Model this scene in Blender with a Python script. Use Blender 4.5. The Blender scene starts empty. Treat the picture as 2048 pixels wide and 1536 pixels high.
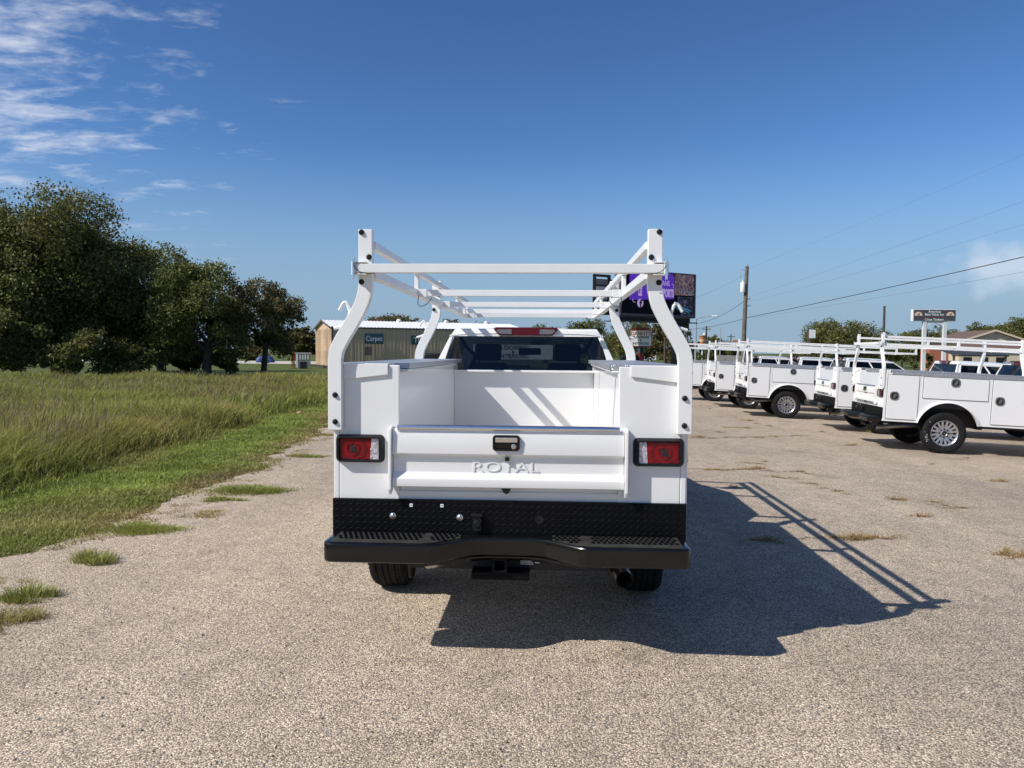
import bpy, bmesh, math, random
import numpy as np
from mathutils import Vector, Matrix

random.seed(7)
RNG = np.random.default_rng(11)
S = bpy.context.scene
COL = S.collection
PI = math.pi
R = math.radians

# ------------------------------------------------------------------ camera
H = 1.75
FPX = 1500.0                                   # focal length for a 2048 px wide frame
PITCH = math.atan(65 / FPX)
ROLL = R(0.4)
cam = bpy.data.cameras.new('camera')
cam.sensor_width = 36.0
cam.lens = FPX / 2048 * 36.0
cam.clip_start = 0.05
cam.clip_end = 6000
cam_o = bpy.data.objects.new('camera', cam)
COL.objects.link(cam_o)
_f = Vector((0, math.cos(PITCH), -math.sin(PITCH)))
_r0 = Vector((1, 0, 0)); _u0 = _r0.cross(_f)
_r = _r0 * math.cos(ROLL) + _u0 * math.sin(ROLL)
_u = -_r0 * math.sin(ROLL) + _u0 * math.cos(ROLL)
M3 = Matrix((_r, _u, -_f)).transposed()
cam_o.matrix_world = Matrix.Translation((0, 0, H)) @ M3.to_4x4()
S.camera = cam_o

# ------------------------------------------------------------------ light
SUN = Vector((-2.35, -1.15, 2.45)).normalized()
EL = math.asin(SUN.z)
AZ = math.atan2(SUN.x, SUN.y)
w = bpy.data.worlds.new('World')
S.world = w
w.use_nodes = True
nt = w.node_tree
N = nt.nodes; L = nt.links
bg = N['Background']
sky = N.new('ShaderNodeTexSky')
sky.sky_type = 'NISHITA'
sky.sun_disc = False
sky.sun_elevation = EL
sky.sun_rotation = AZ % (2 * PI)
sky.altitude = 100
sky.air_density = 1.0
sky.dust_density = 0.0
sky.ozone_density = 4.0
bg.inputs['Strength'].default_value = 0.1
# thin cirrus, thickest towards the west (left of the view)
tc = N.new('ShaderNodeTexCoord')
sep = N.new('ShaderNodeSeparateXYZ'); L.new(tc.outputs['Generated'], sep.inputs[0])
def wmath(op, a, b=None, c=None):
    n = N.new('ShaderNodeMath'); n.operation = op
    for i, v in enumerate((a, b, c)):
        if v is None: continue
        if isinstance(v, (int, float)): n.inputs[i].default_value = v
        else: L.new(v, n.inputs[i])
    return n.outputs[0]
zc = wmath('MAXIMUM', sep.outputs[2], 0.02)
zz = wmath('ADD', zc, 0.12)
cx = wmath('DIVIDE', sep.outputs[0], zz)
cy = wmath('DIVIDE', sep.outputs[1], zz)
comb = N.new('ShaderNodeCombineXYZ'); L.new(cx, comb.inputs[0]); L.new(cy, comb.inputs[1])
mp = N.new('ShaderNodeMapping'); L.new(comb.outputs[0], mp.inputs[0])
mp.inputs['Rotation'].default_value = (0, 0, R(-14)); mp.inputs['Scale'].default_value = (1.0, 1.7, 1)
n1 = N.new('ShaderNodeTexNoise'); L.new(mp.outputs[0], n1.inputs['Vector'])
n1.inputs['Scale'].default_value = 3.1; n1.inputs['Detail'].default_value = 9; n1.inputs['Roughness'].default_value = 0.62
n1.inputs['Distortion'].default_value = 0.35
n2 = N.new('ShaderNodeTexNoise'); L.new(comb.outputs[0], n2.inputs['Vector'])
n2.inputs['Scale'].default_value = 0.55; n2.inputs['Detail'].default_value = 3
n3 = N.new('ShaderNodeTexNoise'); L.new(mp.outputs[0], n3.inputs['Vector'])
n3.inputs['Scale'].default_value = 14; n3.inputs['Detail'].default_value = 4; n3.inputs['Roughness'].default_value = 0.6
n3.inputs['Distortion'].default_value = 0.6
west = wmath('MULTIPLY_ADD', sep.outputs[0], -0.80, -0.36)       # more cloud to the west
cov = wmath('ADD', n1.outputs[0], west)
cov = wmath('ADD', cov, wmath('MULTIPLY', wmath('SUBTRACT', n2.outputs[0], 0.5), 0.28))
cov = wmath('ADD', cov, wmath('MULTIPLY', wmath('SUBTRACT', n3.outputs[0], 0.5), 0.30))
mr = N.new('ShaderNodeMapRange'); L.new(cov, mr.inputs[0])
mr.interpolation_type = 'SMOOTHSTEP'
mr.inputs[1].default_value = 0.46; mr.inputs[2].default_value = 0.84
mr.inputs[3].default_value = 0.0; mr.inputs[4].default_value = 0.75
fade = N.new('ShaderNodeMapRange'); L.new(sep.outputs[2], fade.inputs[0]); fade.inputs[1].default_value = 0.06; fade.inputs[2].default_value = 0.20
# one small fair-weather cloud low in the north-east
pd = Vector((0.545, 0.832, 0.098)).normalized()
vs = N.new('ShaderNodeVectorMath'); vs.operation = 'SUBTRACT'; L.new(tc.outputs['Generated'], vs.inputs[0]); vs.inputs[1].default_value = pd
vk = N.new('ShaderNodeVectorMath'); vk.operation = 'MULTIPLY'; L.new(vs.outputs[0], vk.inputs[0]); vk.inputs[1].default_value = (13, 13, 34)
vl = N.new('ShaderNodeVectorMath'); vl.operation = 'LENGTH'; L.new(vk.outputs[0], vl.inputs[0])
n4 = N.new('ShaderNodeTexNoise'); L.new(tc.outputs['Generated'], n4.inputs['Vector']); n4.inputs['Scale'].default_value = 26; n4.inputs['Detail'].default_value = 6
pr_ = wmath('ADD', vl.outputs['Value'], wmath('MULTIPLY', wmath('SUBTRACT', n4.outputs[0], 0.5), -2.2))
pm = N.new('ShaderNodeMapRange'); L.new(pr_, pm.inputs[0]); pm.inputs[1].default_value = 0.3; pm.inputs[2].default_value = 1.15; pm.inputs[3].default_value = 0.5; pm.inputs[4].default_value = 0.0
cl_f = wmath('MAXIMUM', wmath('MULTIPLY', mr.outputs[0], fade.outputs[0]), pm.outputs[0])
gm = N.new('ShaderNodeGamma'); L.new(sky.outputs[0], gm.inputs[0]); gm.inputs[1].default_value = 1.3   # deeper blue overhead
tint = N.new('ShaderNodeMix'); tint.data_type = 'RGBA'; tint.blend_type = 'MULTIPLY'; tint.inputs[0].default_value = 1.0
L.new(gm.outputs[0], tint.inputs[6]); tint.inputs[7].default_value = (0.362, 0.432, 0.488, 1)
hz = N.new('ShaderNodeMapRange'); L.new(sep.outputs[2], hz.inputs[0]); hz.interpolation_type = 'SMOOTHSTEP'
hz.inputs[1].default_value = 0.02; hz.inputs[2].default_value = 0.27; hz.inputs[3].default_value = 0.95; hz.inputs[4].default_value = 0.0
hm = N.new('ShaderNodeMix'); hm.data_type = 'RGBA'; L.new(hz.outputs[0], hm.inputs[0]); L.new(tint.outputs[2], hm.inputs[6]); hm.inputs[7].default_value = (2.0, 2.9, 3.95, 1)   # pale air along the horizon
cm = N.new('ShaderNodeMix'); cm.data_type = 'RGBA'
L.new(cl_f, cm.inputs[0]); L.new(hm.outputs[2], cm.inputs[6]); cm.inputs[7].default_value = (5.6, 5.9, 6.5, 1)
L.new(cm.outputs[2], bg.inputs['Color'])

sd = bpy.data.lights.new('sun', 'SUN')
sd.energy = 3.45
sd.angle = R(0.5)
sd.color = (1.0, 0.97, 0.925)
so = bpy.data.objects.new('sun', sd)
so.rotation_euler = SUN.to_track_quat('Z', 'Y').to_euler()
so.location = SUN * 50
COL.objects.link(so)
S.view_settings.view_transform = 'Standard'
S.view_settings.look = 'None'
S.view_settings.exposure = 0.52
S.view_settings.gamma = 1.0
S.view_settings.use_curve_mapping = False
S.render.engine = 'CYCLES'
S.cycles.max_bounces = 7
S.cycles.transparent_max_bounces = 12

# ------------------------------------------------------------------ helpers
def smooth(t):
    t = min(1, max(0, t)); return t
def gz(x):
    """height of the ground: level by the main truck, falling gently to the east"""
    s = -0.042
    if x < 0.5: return 0.0
    if x < 3.5: return s * (x - 0.5) ** 2 / 6.0
    x2 = min(x, 16.0)
    return s * (1.5 + (x2 - 3.5))
def ray(px, py):
    d = _f + _r * ((px - 1024) / FPX) - _u * ((py - 768) / FPX)
    return d
def at(px, py, D):
    """world point seen at photo pixel (px,py), D metres ahead"""
    d = ray(px, py); t = D / d.y
    return Vector((0, 0, H)) + d * t
def on_ground(px, py):
    z = 0.0
    for _ in range(12):
        d = ray(px, py); t = (z - H) / d.z
        p = Vector((0, 0, H)) + d * t
        z = gz(p.x)
    p.z = z
    return p
def xat(px, D): return (px - 1024) / FPX * D
def zat(px, py, D): return at(px, py, D).z

MATS = {}
def mat(name, col, rough=0.5, metal=0.0, spec=0.5, coat=0.0, var=0.0, vscale=3.0, bump=0.0, bscale=50.0, emit=0.0, island=0.0, detail=4):
    m = bpy.data.materials.new(name); m.use_nodes = True
    t = m.node_tree; n = t.nodes; b = n['Principled BSDF']
    b.inputs['Base Color'].default_value = (*col, 1)
    b.inputs['Roughness'].default_value = rough
    b.inputs['Metallic'].default_value = metal
    b.inputs['Specular IOR Level'].default_value = spec
    b.inputs['Coat Weight'].default_value = coat
    b.inputs['Coat Roughness'].default_value = 0.06
    if emit:
        b.inputs['Emission Color'].default_value = (*col, 1); b.inputs['Emission Strength'].default_value = emit
    tcn = n.new('ShaderNodeTexCoord')
    out = None
    if var:
        nz = n.new('ShaderNodeTexNoise'); nz.inputs['Scale'].default_value = vscale; nz.inputs['Detail'].default_value = detail
        t.links.new(tcn.outputs['Object'], nz.inputs['Vector'])
        mr_ = n.new('ShaderNodeMapRange'); t.links.new(nz.outputs[0], mr_.inputs[0])
        mr_.inputs[1].default_value = 0.3; mr_.inputs[2].default_value = 0.7
        mr_.inputs[3].default_value = 1 - var; mr_.inputs[4].default_value = 1 + var
        out = mr_.outputs[0]
    if island:
        g = n.new('ShaderNodeNewGeometry')
        mi = n.new('ShaderNodeMapRange'); t.links.new(g.outputs['Random Per Island'], mi.inputs[0])
        mi.inputs[3].default_value = 1 - island; mi.inputs[4].default_value = 1 + island
        if out is None: out = mi.outputs[0]
        else:
            mm = n.new('ShaderNodeMath'); mm.operation = 'MULTIPLY'
            t.links.new(out, mm.inputs[0]); t.links.new(mi.outputs[0], mm.inputs[1]); out = mm.outputs[0]
    if out is not None:
        vm = n.new('ShaderNodeVectorMath'); vm.operation = 'SCALE'; vm.inputs[0].default_value = col
        t.links.new(out, vm.inputs['Scale']); t.links.new(vm.outputs[0], b.inputs['Base Color'])
    if bump:
        nb = n.new('ShaderNodeTexNoise'); nb.inputs['Scale'].default_value = bscale; nb.inputs['Detail'].default_value = 3
        t.links.new(tcn.outputs['Object'], nb.inputs['Vector'])
        bp = n.new('ShaderNodeBump'); bp.inputs['Strength'].default_value = bump; bp.inputs['Distance'].default_value = 0.01
        t.links.new(nb.outputs[0], bp.inputs['Height']); t.links.new(bp.outputs[0], b.inputs['Normal'])
    MATS[name] = m
    return m

WHITE = mat('white paint', (0.815, 0.80, 0.77), 0.26, coat=0.25, var=0.02, vscale=1.3, bump=0.015, bscale=2.5)
WHITE_R = mat('white rack paint', (0.815, 0.80, 0.77), 0.32, var=0.03, vscale=6)
BLACK = mat('black powder coat', (0.004, 0.004, 0.0045), 0.45, spec=0.12, var=0.2, vscale=5)
BLACK_GLOSS = mat('black gloss paint', (0.005, 0.005, 0.0055), 0.14, spec=0.4, coat=0.15, bump=0.03, bscale=7)
BLACK_PLASTIC = mat('black plastic', (0.009, 0.009, 0.010), 0.5, spec=0.25)
RUBBER = mat('tyre rubber', (0.012, 0.0115, 0.011), 0.8, spec=0.25, var=0.25, vscale=9, bump=0.2, bscale=90)
CHROME = mat('chrome', (0.82, 0.83, 0.84), 0.07, 1.0)
SATIN = mat('satin aluminium', (0.80, 0.81, 0.82), 0.24, 1.0)
STEEL = mat('dull steel', (0.33, 0.31, 0.29), 0.38, 1.0, var=0.2, vscale=8)
ZINC = mat('zinc', (0.72, 0.70, 0.66), 0.3, 1.0)
ALLOY = mat('alloy wheel', (0.50, 0.50, 0.505), 0.3, 0.8)
DARK = mat('dark recess', (0.006, 0.006, 0.006), 0.9)
UNDER = mat('chassis black', (0.015, 0.014, 0.014), 0.6, var=0.3, vscale=4)
RED_LENS = mat('red lens', (0.21, 0.004, 0.009), 0.15, spec=0.3, coat=0.1, var=0.25, vscale=24)
RED_DEEP = mat('deep red lens', (0.06, 0.003, 0.006), 0.12, coat=0.6)
CLEAR = mat('clear reflector', (0.62, 0.56, 0.58), 0.12, 0.35, var=0.35, vscale=60, bump=0.8, bscale=130)
PAD = mat('paler grip coat', (0.040, 0.037, 0.033), 0.6, spec=0.3, var=0.35, vscale=14)  # a tone paler than the black bumper, sets the step top apart
DARKRED = mat('dark red lens', (0.095, 0.005, 0.012), 0.15, spec=0.3)
SILVERLENS = mat('silver lens', (0.22, 0.20, 0.21), 0.15, 0.4, var=0.2, vscale=30)
INK = mat('black lettering', (0.015, 0.015, 0.017), 0.5)
INK_RED = mat('red lettering', (0.30, 0.03, 0.03), 0.5)
INK_WHITE = mat('white lettering', (0.75, 0.75, 0.74), 0.5)
SEAT = mat('dark seat cloth', (0.012, 0.012, 0.014), 0.9, var=0.2)
WIRE = mat('cable', (0.03, 0.025, 0.025), 0.6)

def glass_mat(name, tint, gloss=0.06):
    m = bpy.data.materials.new(name); m.use_nodes = True
    t = m.node_tree; n = t.nodes; n.remove(n['Principled BSDF'])
    tr = n.new('ShaderNodeBsdfTransparent'); tr.inputs[0].default_value = (*tint, 1)
    gl = n.new('ShaderNodeBsdfGlossy'); gl.inputs['Roughness'].default_value = 0.01
    lw = n.new('ShaderNodeLayerWeight'); lw.inputs['Blend'].default_value = 0.5
    pw = n.new('ShaderNodeMath'); pw.operation = 'POWER'; t.links.new(lw.outputs['Facing'], pw.inputs[0]); pw.inputs[1].default_value = 4.0
    fr = n.new('ShaderNodeMath'); fr.operation = 'MULTIPLY_ADD'; t.links.new(pw.outputs[0], fr.inputs[0]); fr.inputs[1].default_value = 0.8; fr.inputs[2].default_value = 0.05
    nz = n.new('ShaderNodeTexNoise'); nz.inputs['Scale'].default_value = 1.6
    tcn = n.new('ShaderNodeTexCoord'); t.links.new(tcn.outputs['Object'], nz.inputs['Vector'])
    bp = n.new('ShaderNodeBump'); bp.inputs['Strength'].default_value = 0.05; bp.inputs['Distance'].default_value = 0.02
    t.links.new(nz.outputs[0], bp.inputs['Height']); t.links.new(bp.outputs[0], gl.inputs['Normal'])
    mx = n.new('ShaderNodeMixShader')
    t.links.new(fr.outputs[0], mx.inputs[0]); t.links.new(tr.outputs[0], mx.inputs[1]); t.links.new(gl.outputs[0], mx.inputs[2])
    t.links.new(mx.outputs[0], n['Material Output'].inputs['Surface'])
    return m
GLASS = glass_mat('tinted glass', (0.14, 0.16, 0.18))
GLASS_CLEAR = glass_mat('windshield glass', (0.62, 0.68, 0.66))

def diamond_mat(name, col, rough, metal, scale, strength):
    """tread plate: alternating raised lozenges as fine relief"""
    m = mat(name, col, rough, metal)
    t = m.node_tree; n = t.nodes; b = n['Principled BSDF']
    tcn = n.new('ShaderNodeTexCoord')
    hs_ = []
    for ang, off in ((45, 0.0), (-45, 0.5)):
        mpn = n.new('ShaderNodeMapping'); mpn.inputs['Rotation'].default_value = (R(ang), R(ang), R(ang))
        mpn.inputs['Scale'].default_value = (scale, scale, scale); mpn.inputs['Location'].default_value = (off, off, off)
        t.links.new(tcn.outputs['Object'], mpn.inputs[0])
        v = n.new('ShaderNodeTexVoronoi'); v.inputs['Scale'].default_value = 1.0; v.inputs['Randomness'].default_value = 0.0
        sc = n.new('ShaderNodeVectorMath'); sc.operation = 'MULTIPLY'; sc.inputs[1].default_value = (1, 1, 2.2)
        t.links.new(mpn.outputs[0], sc.inputs[0]); t.links.new(sc.outputs[0], v.inputs['Vector'])
        mrn = n.new('ShaderNodeMapRange'); t.links.new(v.outputs['Distance'], mrn.inputs[0])
        mrn.inputs[1].default_value = 0.20; mrn.inputs[2].default_value = 0.36; mrn.inputs[3].default_value = 1; mrn.inputs[4].default_value = 0
        hs_.append(mrn.outputs[0])
    mx = n.new('ShaderNodeMath'); mx.operation = 'MAXIMUM'
    t.links.new(hs_[0], mx.inputs[0]); t.links.new(hs_[1], mx.inputs[1])
    bp = n.new('ShaderNodeBump'); bp.inputs['Strength'].default_value = strength; bp.inputs['Distance'].default_value = 0.004
    t.links.new(mx.outputs[0], bp.inputs['Height']); t.links.new(bp.outputs[0], b.inputs['Normal'])
    return m
TREAD = diamond_mat('aluminium tread plate', (0.50, 0.51, 0.52), 0.42, 0.7, 28, 0.7)

class MB:
    def __init__(s): s.v = []; s.f = []; s.m = []; s.cm = 0
    def add(s, vs, fs):
        o = len(s.v); s.v += [tuple(v) for v in vs]; s.f += [tuple(i + o for i in f) for f in fs]; s.m += [s.cm] * len(fs); return s
    def box(s, x0, x1, y0, y1, z0, z1):
        v = [(x, y, z) for z in (z0, z1) for y in (y0, y1) for x in (x0, x1)]
        return s.add(v, [(0, 2, 3, 1), (4, 5, 7, 6), (0, 1, 5, 4), (1, 3, 7, 5), (3, 2, 6, 7), (2, 0, 4, 6)])
    def prism(s, poly, axis, a, b):
        def P(p, t): return (t, p[0], p[1]) if axis == 'x' else ((p[0], t, p[1]) if axis == 'y' else (p[0], p[1], t))
        n = len(poly)
        v = [P(p, a) for p in poly] + [P(p, b) for p in poly]
        f = [tuple(range(n))[::-1], tuple(range(n, 2 * n))] + [(i, (i + 1) % n, n + (i + 1) % n, n + i) for i in range(n)]
        return s.add(v, f)
    def hexa(s, bot, top):
        """8 corner solid: two rings of four"""
        return s.add(list(bot) + list(top), [(3, 2, 1, 0), (4, 5, 6, 7), (0, 1, 5, 4), (1, 2, 6, 5), (2, 3, 7, 6), (3, 0, 4, 7)])
    def ring(s, outer, inner, d):
        """frame between two loops (same count), thickened by vector d"""
        n = len(outer); d = Vector(d)
        O = [Vector(p) for p in outer]; I = [Vector(p) for p in inner]
        v = O + I + [p + d for p in O] + [p + d for p in I]
        f = []
        for i in range(n):
            j = (i + 1) % n
            f += [(i, j, n + j, n + i), (2 * n + j, 2 * n + i, 3 * n + i, 3 * n + j), (j, i, 2 * n + i, 2 * n + j), (n + i, n + j, 3 * n + j, 3 * n + i)]
        return s.add(v, f)
    def tube(s, path, r, n=8, sq=None, up=(0, 1, 0), cap=True, taper=None):
        """round tube, or rectangular when sq=(w,h): w across, h along `up`"""
        P = [Vector(p) for p in path]; k = len(P)
        rings = []
        upv = Vector(up).normalized(); prev = None
        for i, p in enumerate(P):
            if i == 0: t = P[1] - P[0]
            elif i == k - 1: t = P[-1] - P[-2]
            else:
                t = (P[i] - P[i - 1]).normalized() + (P[i + 1] - P[i]).normalized()
            t.normalize()
            if sq:
                a = t.cross(upv).normalized(); b = a.cross(t).normalized()
                # keep width on bends
                c = [(a * sx * sq[0] / 2 + b * sy * sq[1] / 2) for sx, sy in ((-1, -1), (1, -1), (1, 1), (-1, 1))]
            else:
                if prev is None:
                    a = t.orthogonal().normalized()
                else:
                    a = (prev - t * prev.dot(t)).normalized()
                prev = a; b = t.cross(a)
                rr = r if taper is None else r * taper[i]
                c = [(a * math.cos(2 * PI * j / n) + b * math.sin(2 * PI * j / n)) * rr for j in range(n)]
            rings.append([p + q for q in c])
        m = len(rings[0]); v = [q for rg in rings for q in rg]; f = []
        for i in range(k - 1):
            for j in range(m):
                f.append((i * m + j, i * m + (j + 1) % m, (i + 1) * m + (j + 1) % m, (i + 1) * m + j))
        if cap: f += [tuple(range(m))[::-1], tuple((k - 1) * m + j for j in range(m))]
        return s.add(v, f)
    def lathe(s, prof, axis, c, n=24, a0=0, a1=2 * PI):
        """prof: (radius, along) list, spun about axis through c"""
        full = abs(a1 - a0 - 2 * PI) < 1e-6
        m = n if full else n + 1
        v = []
        for r_, t in prof:
            for j in range(m):
                a = a0 + (a1 - a0) * j / n
                p, q = r_ * math.cos(a), r_ * math.sin(a)
                v.append((c[0] + t, c[1] + p, c[2] + q) if axis == 'x' else ((c[0] + p, c[1] + t, c[2] + q) if axis == 'y' else (c[0] + p, c[1] + q, c[2] + t)))
        f = []
        for i in range(len(prof) - 1):
            for j in range(n):
                k = (j + 1) % m
                f.append((i * m + j, i * m + k, (i + 1) * m + k, (i + 1) * m + j))
        return s.add(v, f)
    def mesh(s, name, mats, bevel=0, seg=2, sharp=None, flat=False):
        if sharp is None: sharp = 16 if bevel else 35
        if bevel: sharp = min(sharp, 16)
        me = bpy.data.meshes.new(name)
        me.from_pydata(s.v, [], s.f)
        ms = mats if isinstance(mats, (list, tuple)) else [mats]
        for m_ in ms: me.materials.append(m_)
        if len(ms) > 1: me.polygons.foreach_set('material_index', s.m)
        bm = bmesh.new(); bm.from_mesh(me)
        bmesh.ops.recalc_face_normals(bm, faces=bm.faces)
        if bevel:
            ed = [e for e in bm.edges if len(e.link_faces) == 2 and e.calc_face_angle(0) > R(28)]
            bmesh.ops.bevel(bm, geom=ed, offset=bevel, segments=seg, affect='EDGES', clamp_overlap=True, profile=0.5)
        bm.to_mesh(me); bm.free()
        if not flat:
            me.polygons.foreach_set('use_smooth', [True] * len(me.polygons))
            me.set_sharp_from_angle(angle=R(sharp))
        me.update()
        return me
    def build(s, name, mats, parent=None, bevel=0, **k):
        return link(name, s.mesh(name, mats, bevel, **k), parent)

def link(name, me, parent=None, loc=None):
    o = bpy.data.objects.new(name, me); COL.objects.link(o)
    if parent is not None: o.parent = parent
    if loc is not None: o.location = loc
    return o
def tag(o, label=None, cat=None, group=None, kind=None):
    if label: o['label'] = label
    if cat: o['category'] = cat
    if group: o['group'] = group
    if kind: o['kind'] = kind
    return o
def thing(name, label, cat, loc=(0, 0, 0), rz=0.0, group=None):
    o = bpy.data.objects.new(name, None); COL.objects.link(o)
    o.empty_display_size = 0.2
    o.location = loc; o.rotation_euler = (0, 0, rz)
    return tag(o, label, cat, group)
def copy_tree(o, parent=None, skip=()):
    c = o.copy(); COL.objects.link(c)
    if parent is not None: c.parent = parent
    for ch in list(o.children):
        if ch.name.split('.')[0] in skip: continue
        copy_tree(ch, c, skip)
    return c
def text_mesh(name, s, size, m, depth=0.0, bold=0.0, align='CENTER', sx=1.0):
    """lettering in the local XZ plane, facing -Y"""
    cu = bpy.data.curves.new(name, 'FONT'); cu.body = s; cu.size = size; cu.align_x = align; cu.align_y = 'CENTER'
    cu.extrude = depth; cu.offset = bold; cu.resolution_u = 3; cu.space_line = 0.85
    o = bpy.data.objects.new(name, cu); COL.objects.link(o)
    dg = bpy.context.evaluated_depsgraph_get()
    me = bpy.data.meshes.new_from_object(o.evaluated_get(dg))
    bpy.data.objects.remove(o); bpy.data.curves.remove(cu)
    me.transform(Matrix.Rotation(R(90), 4, 'X') @ Matrix.Diagonal((sx, 1, 1, 1)))
    me.materials.clear(); me.materials.append(m)
    return me
def np_mesh(name, V, F, mats, attrs=None):
    """F: (n,k) int array"""
    me = bpy.data.meshes.new(name)
    n, k = F.shape
    me.vertices.add(len(V)); me.vertices.foreach_set('co', np.asarray(V, np.float32).ravel())
    me.loops.add(n * k); me.loops.foreach_set('vertex_index', F.astype(np.int32).ravel())
    me.polygons.add(n); me.polygons.foreach_set('loop_start', np.arange(0, n * k, k, dtype=np.int32))
    me.polygons.foreach_set('loop_total', np.full(n, k, np.int32))
    for m_ in (mats if isinstance(mats, (list, tuple)) else [mats]): me.materials.append(m_)
    if attrs:
        for an, av in attrs.items():
            a = me.attributes.new(an, 'FLOAT', 'POINT'); a.data.foreach_set('value', np.asarray(av, np.float32))
    me.update(calc_edges=True); me.validate()
    return me
def rrect(x0, x1, z0, z1, r, n=4):
    pts = []
    for cx_, cz_, a in ((x1 - r, z0 + r, -90), (x1 - r, z1 - r, 0), (x0 + r, z1 - r, 90), (x0 + r, z0 + r, 180)):
        for i in range(n + 1):
            t = R(a + 90 * i / n); pts.append((cx_ + r * math.cos(t), cz_ + r * math.sin(t)))
    return pts
def curve_pts(ctrl, n=6):
    """Catmull-Rom through control points"""
    P = [Vector(p) for p in ctrl]; P = [P[0] * 2 - P[1]] + P + [P[-1] * 2 - P[-2]]; out = []
    for i in range(1, len(P) - 2):
        for k in range(n):
            t = k / n
            out.append(0.5 * ((2 * P[i]) + (P[i + 1] - P[i - 1]) * t + (2 * P[i - 1] - 5 * P[i] + 4 * P[i + 1] - P[i + 2]) * t * t + (3 * P[i] - P[i - 1] - 3 * P[i + 1] + P[i + 2]) * t ** 3))
    out.append(P[-2]); return out

# ------------------------------------------------------------------ ground
def ground_mat(name, build):
    m = bpy.data.materials.new(name); m.use_nodes = True
    build(m.node_tree, m.node_tree.nodes['Principled BSDF']); return m
def chip_seal(t, b):
    n = t.nodes; l = t.links
    tcn = n.new('ShaderNodeTexCoord')
    def vor(scale, feat='F1', out='Distance'):
        v = n.new('ShaderNodeTexVoronoi'); v.inputs['Scale'].default_value = scale; v.feature = feat
        l.new(tcn.outputs['Object'], v.inputs['Vector']); return v
    def noise(scale, det=4, rough=0.55):
        v = n.new('ShaderNodeTexNoise'); v.inputs['Scale'].default_value = scale; v.inputs['Detail'].default_value = det
        v.inputs['Roughness'].default_value = rough
        l.new(tcn.outputs['Object'], v.inputs['Vector']); return v
    v1 = vor(115); v2 = vor(240)
    sp = n.new('ShaderNodeSeparateColor'); l.new(v1.outputs['Color'], sp.inputs[0])
    cr = n.new('ShaderNodeValToRGB'); l.new(sp.outputs[0], cr.inputs[0])
    e = cr.color_ramp.elements
    e[0].position = 0.0; e[0].color = (0.173, 0.142, 0.110, 1); e[1].position = 1.0; e[1].color = (0.785, 0.622, 0.443, 1)
    for p, c in ((0.20, (0.279, 0.225, 0.173)), (0.42, (0.411, 0.330, 0.244)), (0.75, (0.512, 0.405, 0.296)), (0.92, (0.622, 0.492, 0.356))):
        x = e.new(p); x.color = (*c, 1)
    # binder showing between the stones
    mrn = n.new('ShaderNodeMapRange'); l.new(v1.outputs['Distance'], mrn.inputs[0])
    mrn.inputs[1].default_value = 0.46; mrn.inputs[2].default_value = 0.70; mrn.inputs[3].default_value = 0.0; mrn.inputs[4].default_value = 0.8
    mx = n.new('ShaderNodeMix'); mx.data_type = 'RGBA'; l.new(mrn.outputs[0], mx.inputs[0]); l.new(cr.outputs[0], mx.inputs[6]); mx.inputs[7].default_value = (0.10, 0.082, 0.062, 1)
    sp2 = n.new('ShaderNodeSeparateColor'); l.new(v2.outputs['Color'], sp2.inputs[0])
    m2 = n.new('ShaderNodeMapRange'); l.new(sp2.outputs[0], m2.inputs[0]); m2.inputs[3].default_value = 0.98; m2.inputs[4].default_value = 1.78
    big = noise(0.35, 5, 0.6); m3 = n.new('ShaderNodeMapRange'); l.new(big.outputs[0], m3.inputs[0]); m3.inputs[1].default_value = 0.3; m3.inputs[2].default_value = 0.7; m3.inputs[3].default_value = 0.84; m3.inputs[4].default_value = 1.14
    mid = noise(4.5, 4, 0.6); m4 = n.new('ShaderNodeMapRange'); l.new(mid.outputs[0], m4.inputs[0]); m4.inputs[1].default_value = 0.3; m4.inputs[2].default_value = 0.7; m4.inputs[3].default_value = 0.88; m4.inputs[4].default_value = 1.12
    def mul(a, c):
        q = n.new('ShaderNodeMath'); q.operation = 'MULTIPLY'; l.new(a, q.inputs[0]); l.new(c, q.inputs[1]); return q.outputs[0]
    mpt = n.new('ShaderNodeMapping'); mpt.inputs['Scale'].default_value = (1.0, 0.06, 1); l.new(tcn.outputs['Object'], mpt.inputs[0])
    tn = n.new('ShaderNodeTexNoise'); tn.inputs['Scale'].default_value = 1.1; tn.inputs['Detail'].default_value = 3; l.new(mpt.outputs[0], tn.inputs['Vector'])
    m5 = n.new('ShaderNodeMapRange'); l.new(tn.outputs[0], m5.inputs[0]); m5.inputs[1].default_value = 0.3; m5.inputs[2].default_value = 0.7; m5.inputs[3].default_value = 0.90; m5.inputs[4].default_value = 1.09
    sv = vor(0.55); sw = noise(3.0, 4, 0.6)
    sa = n.new('ShaderNodeMath'); sa.operation = 'MULTIPLY_ADD'; l.new(sw.outputs[0], sa.inputs[0]); sa.inputs[1].default_value = 0.5; l.new(sv.outputs['Distance'], sa.inputs[2])
    m6 = n.new('ShaderNodeMapRange'); l.new(sa.outputs[0], m6.inputs[0]); m6.inputs[1].default_value = 0.30; m6.inputs[2].default_value = 0.42; m6.inputs[3].default_value = 0.72; m6.inputs[4].default_value = 1.0
    k = mul(mul(mul(m2.outputs[0], m3.outputs[0]), mul(m4.outputs[0], m5.outputs[0])), m6.outputs[0])
    vm = n.new('ShaderNodeVectorMath'); vm.operation = 'SCALE'; l.new(mx.outputs[2], vm.inputs[0]); l.new(k, vm.inputs['Scale'])
    l.new(vm.outputs[0], b.inputs['Base Color'])
    b.inputs['Roughness'].default_value = 0.85; b.inputs['Specular IOR Level'].default_value = 0.25
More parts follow.
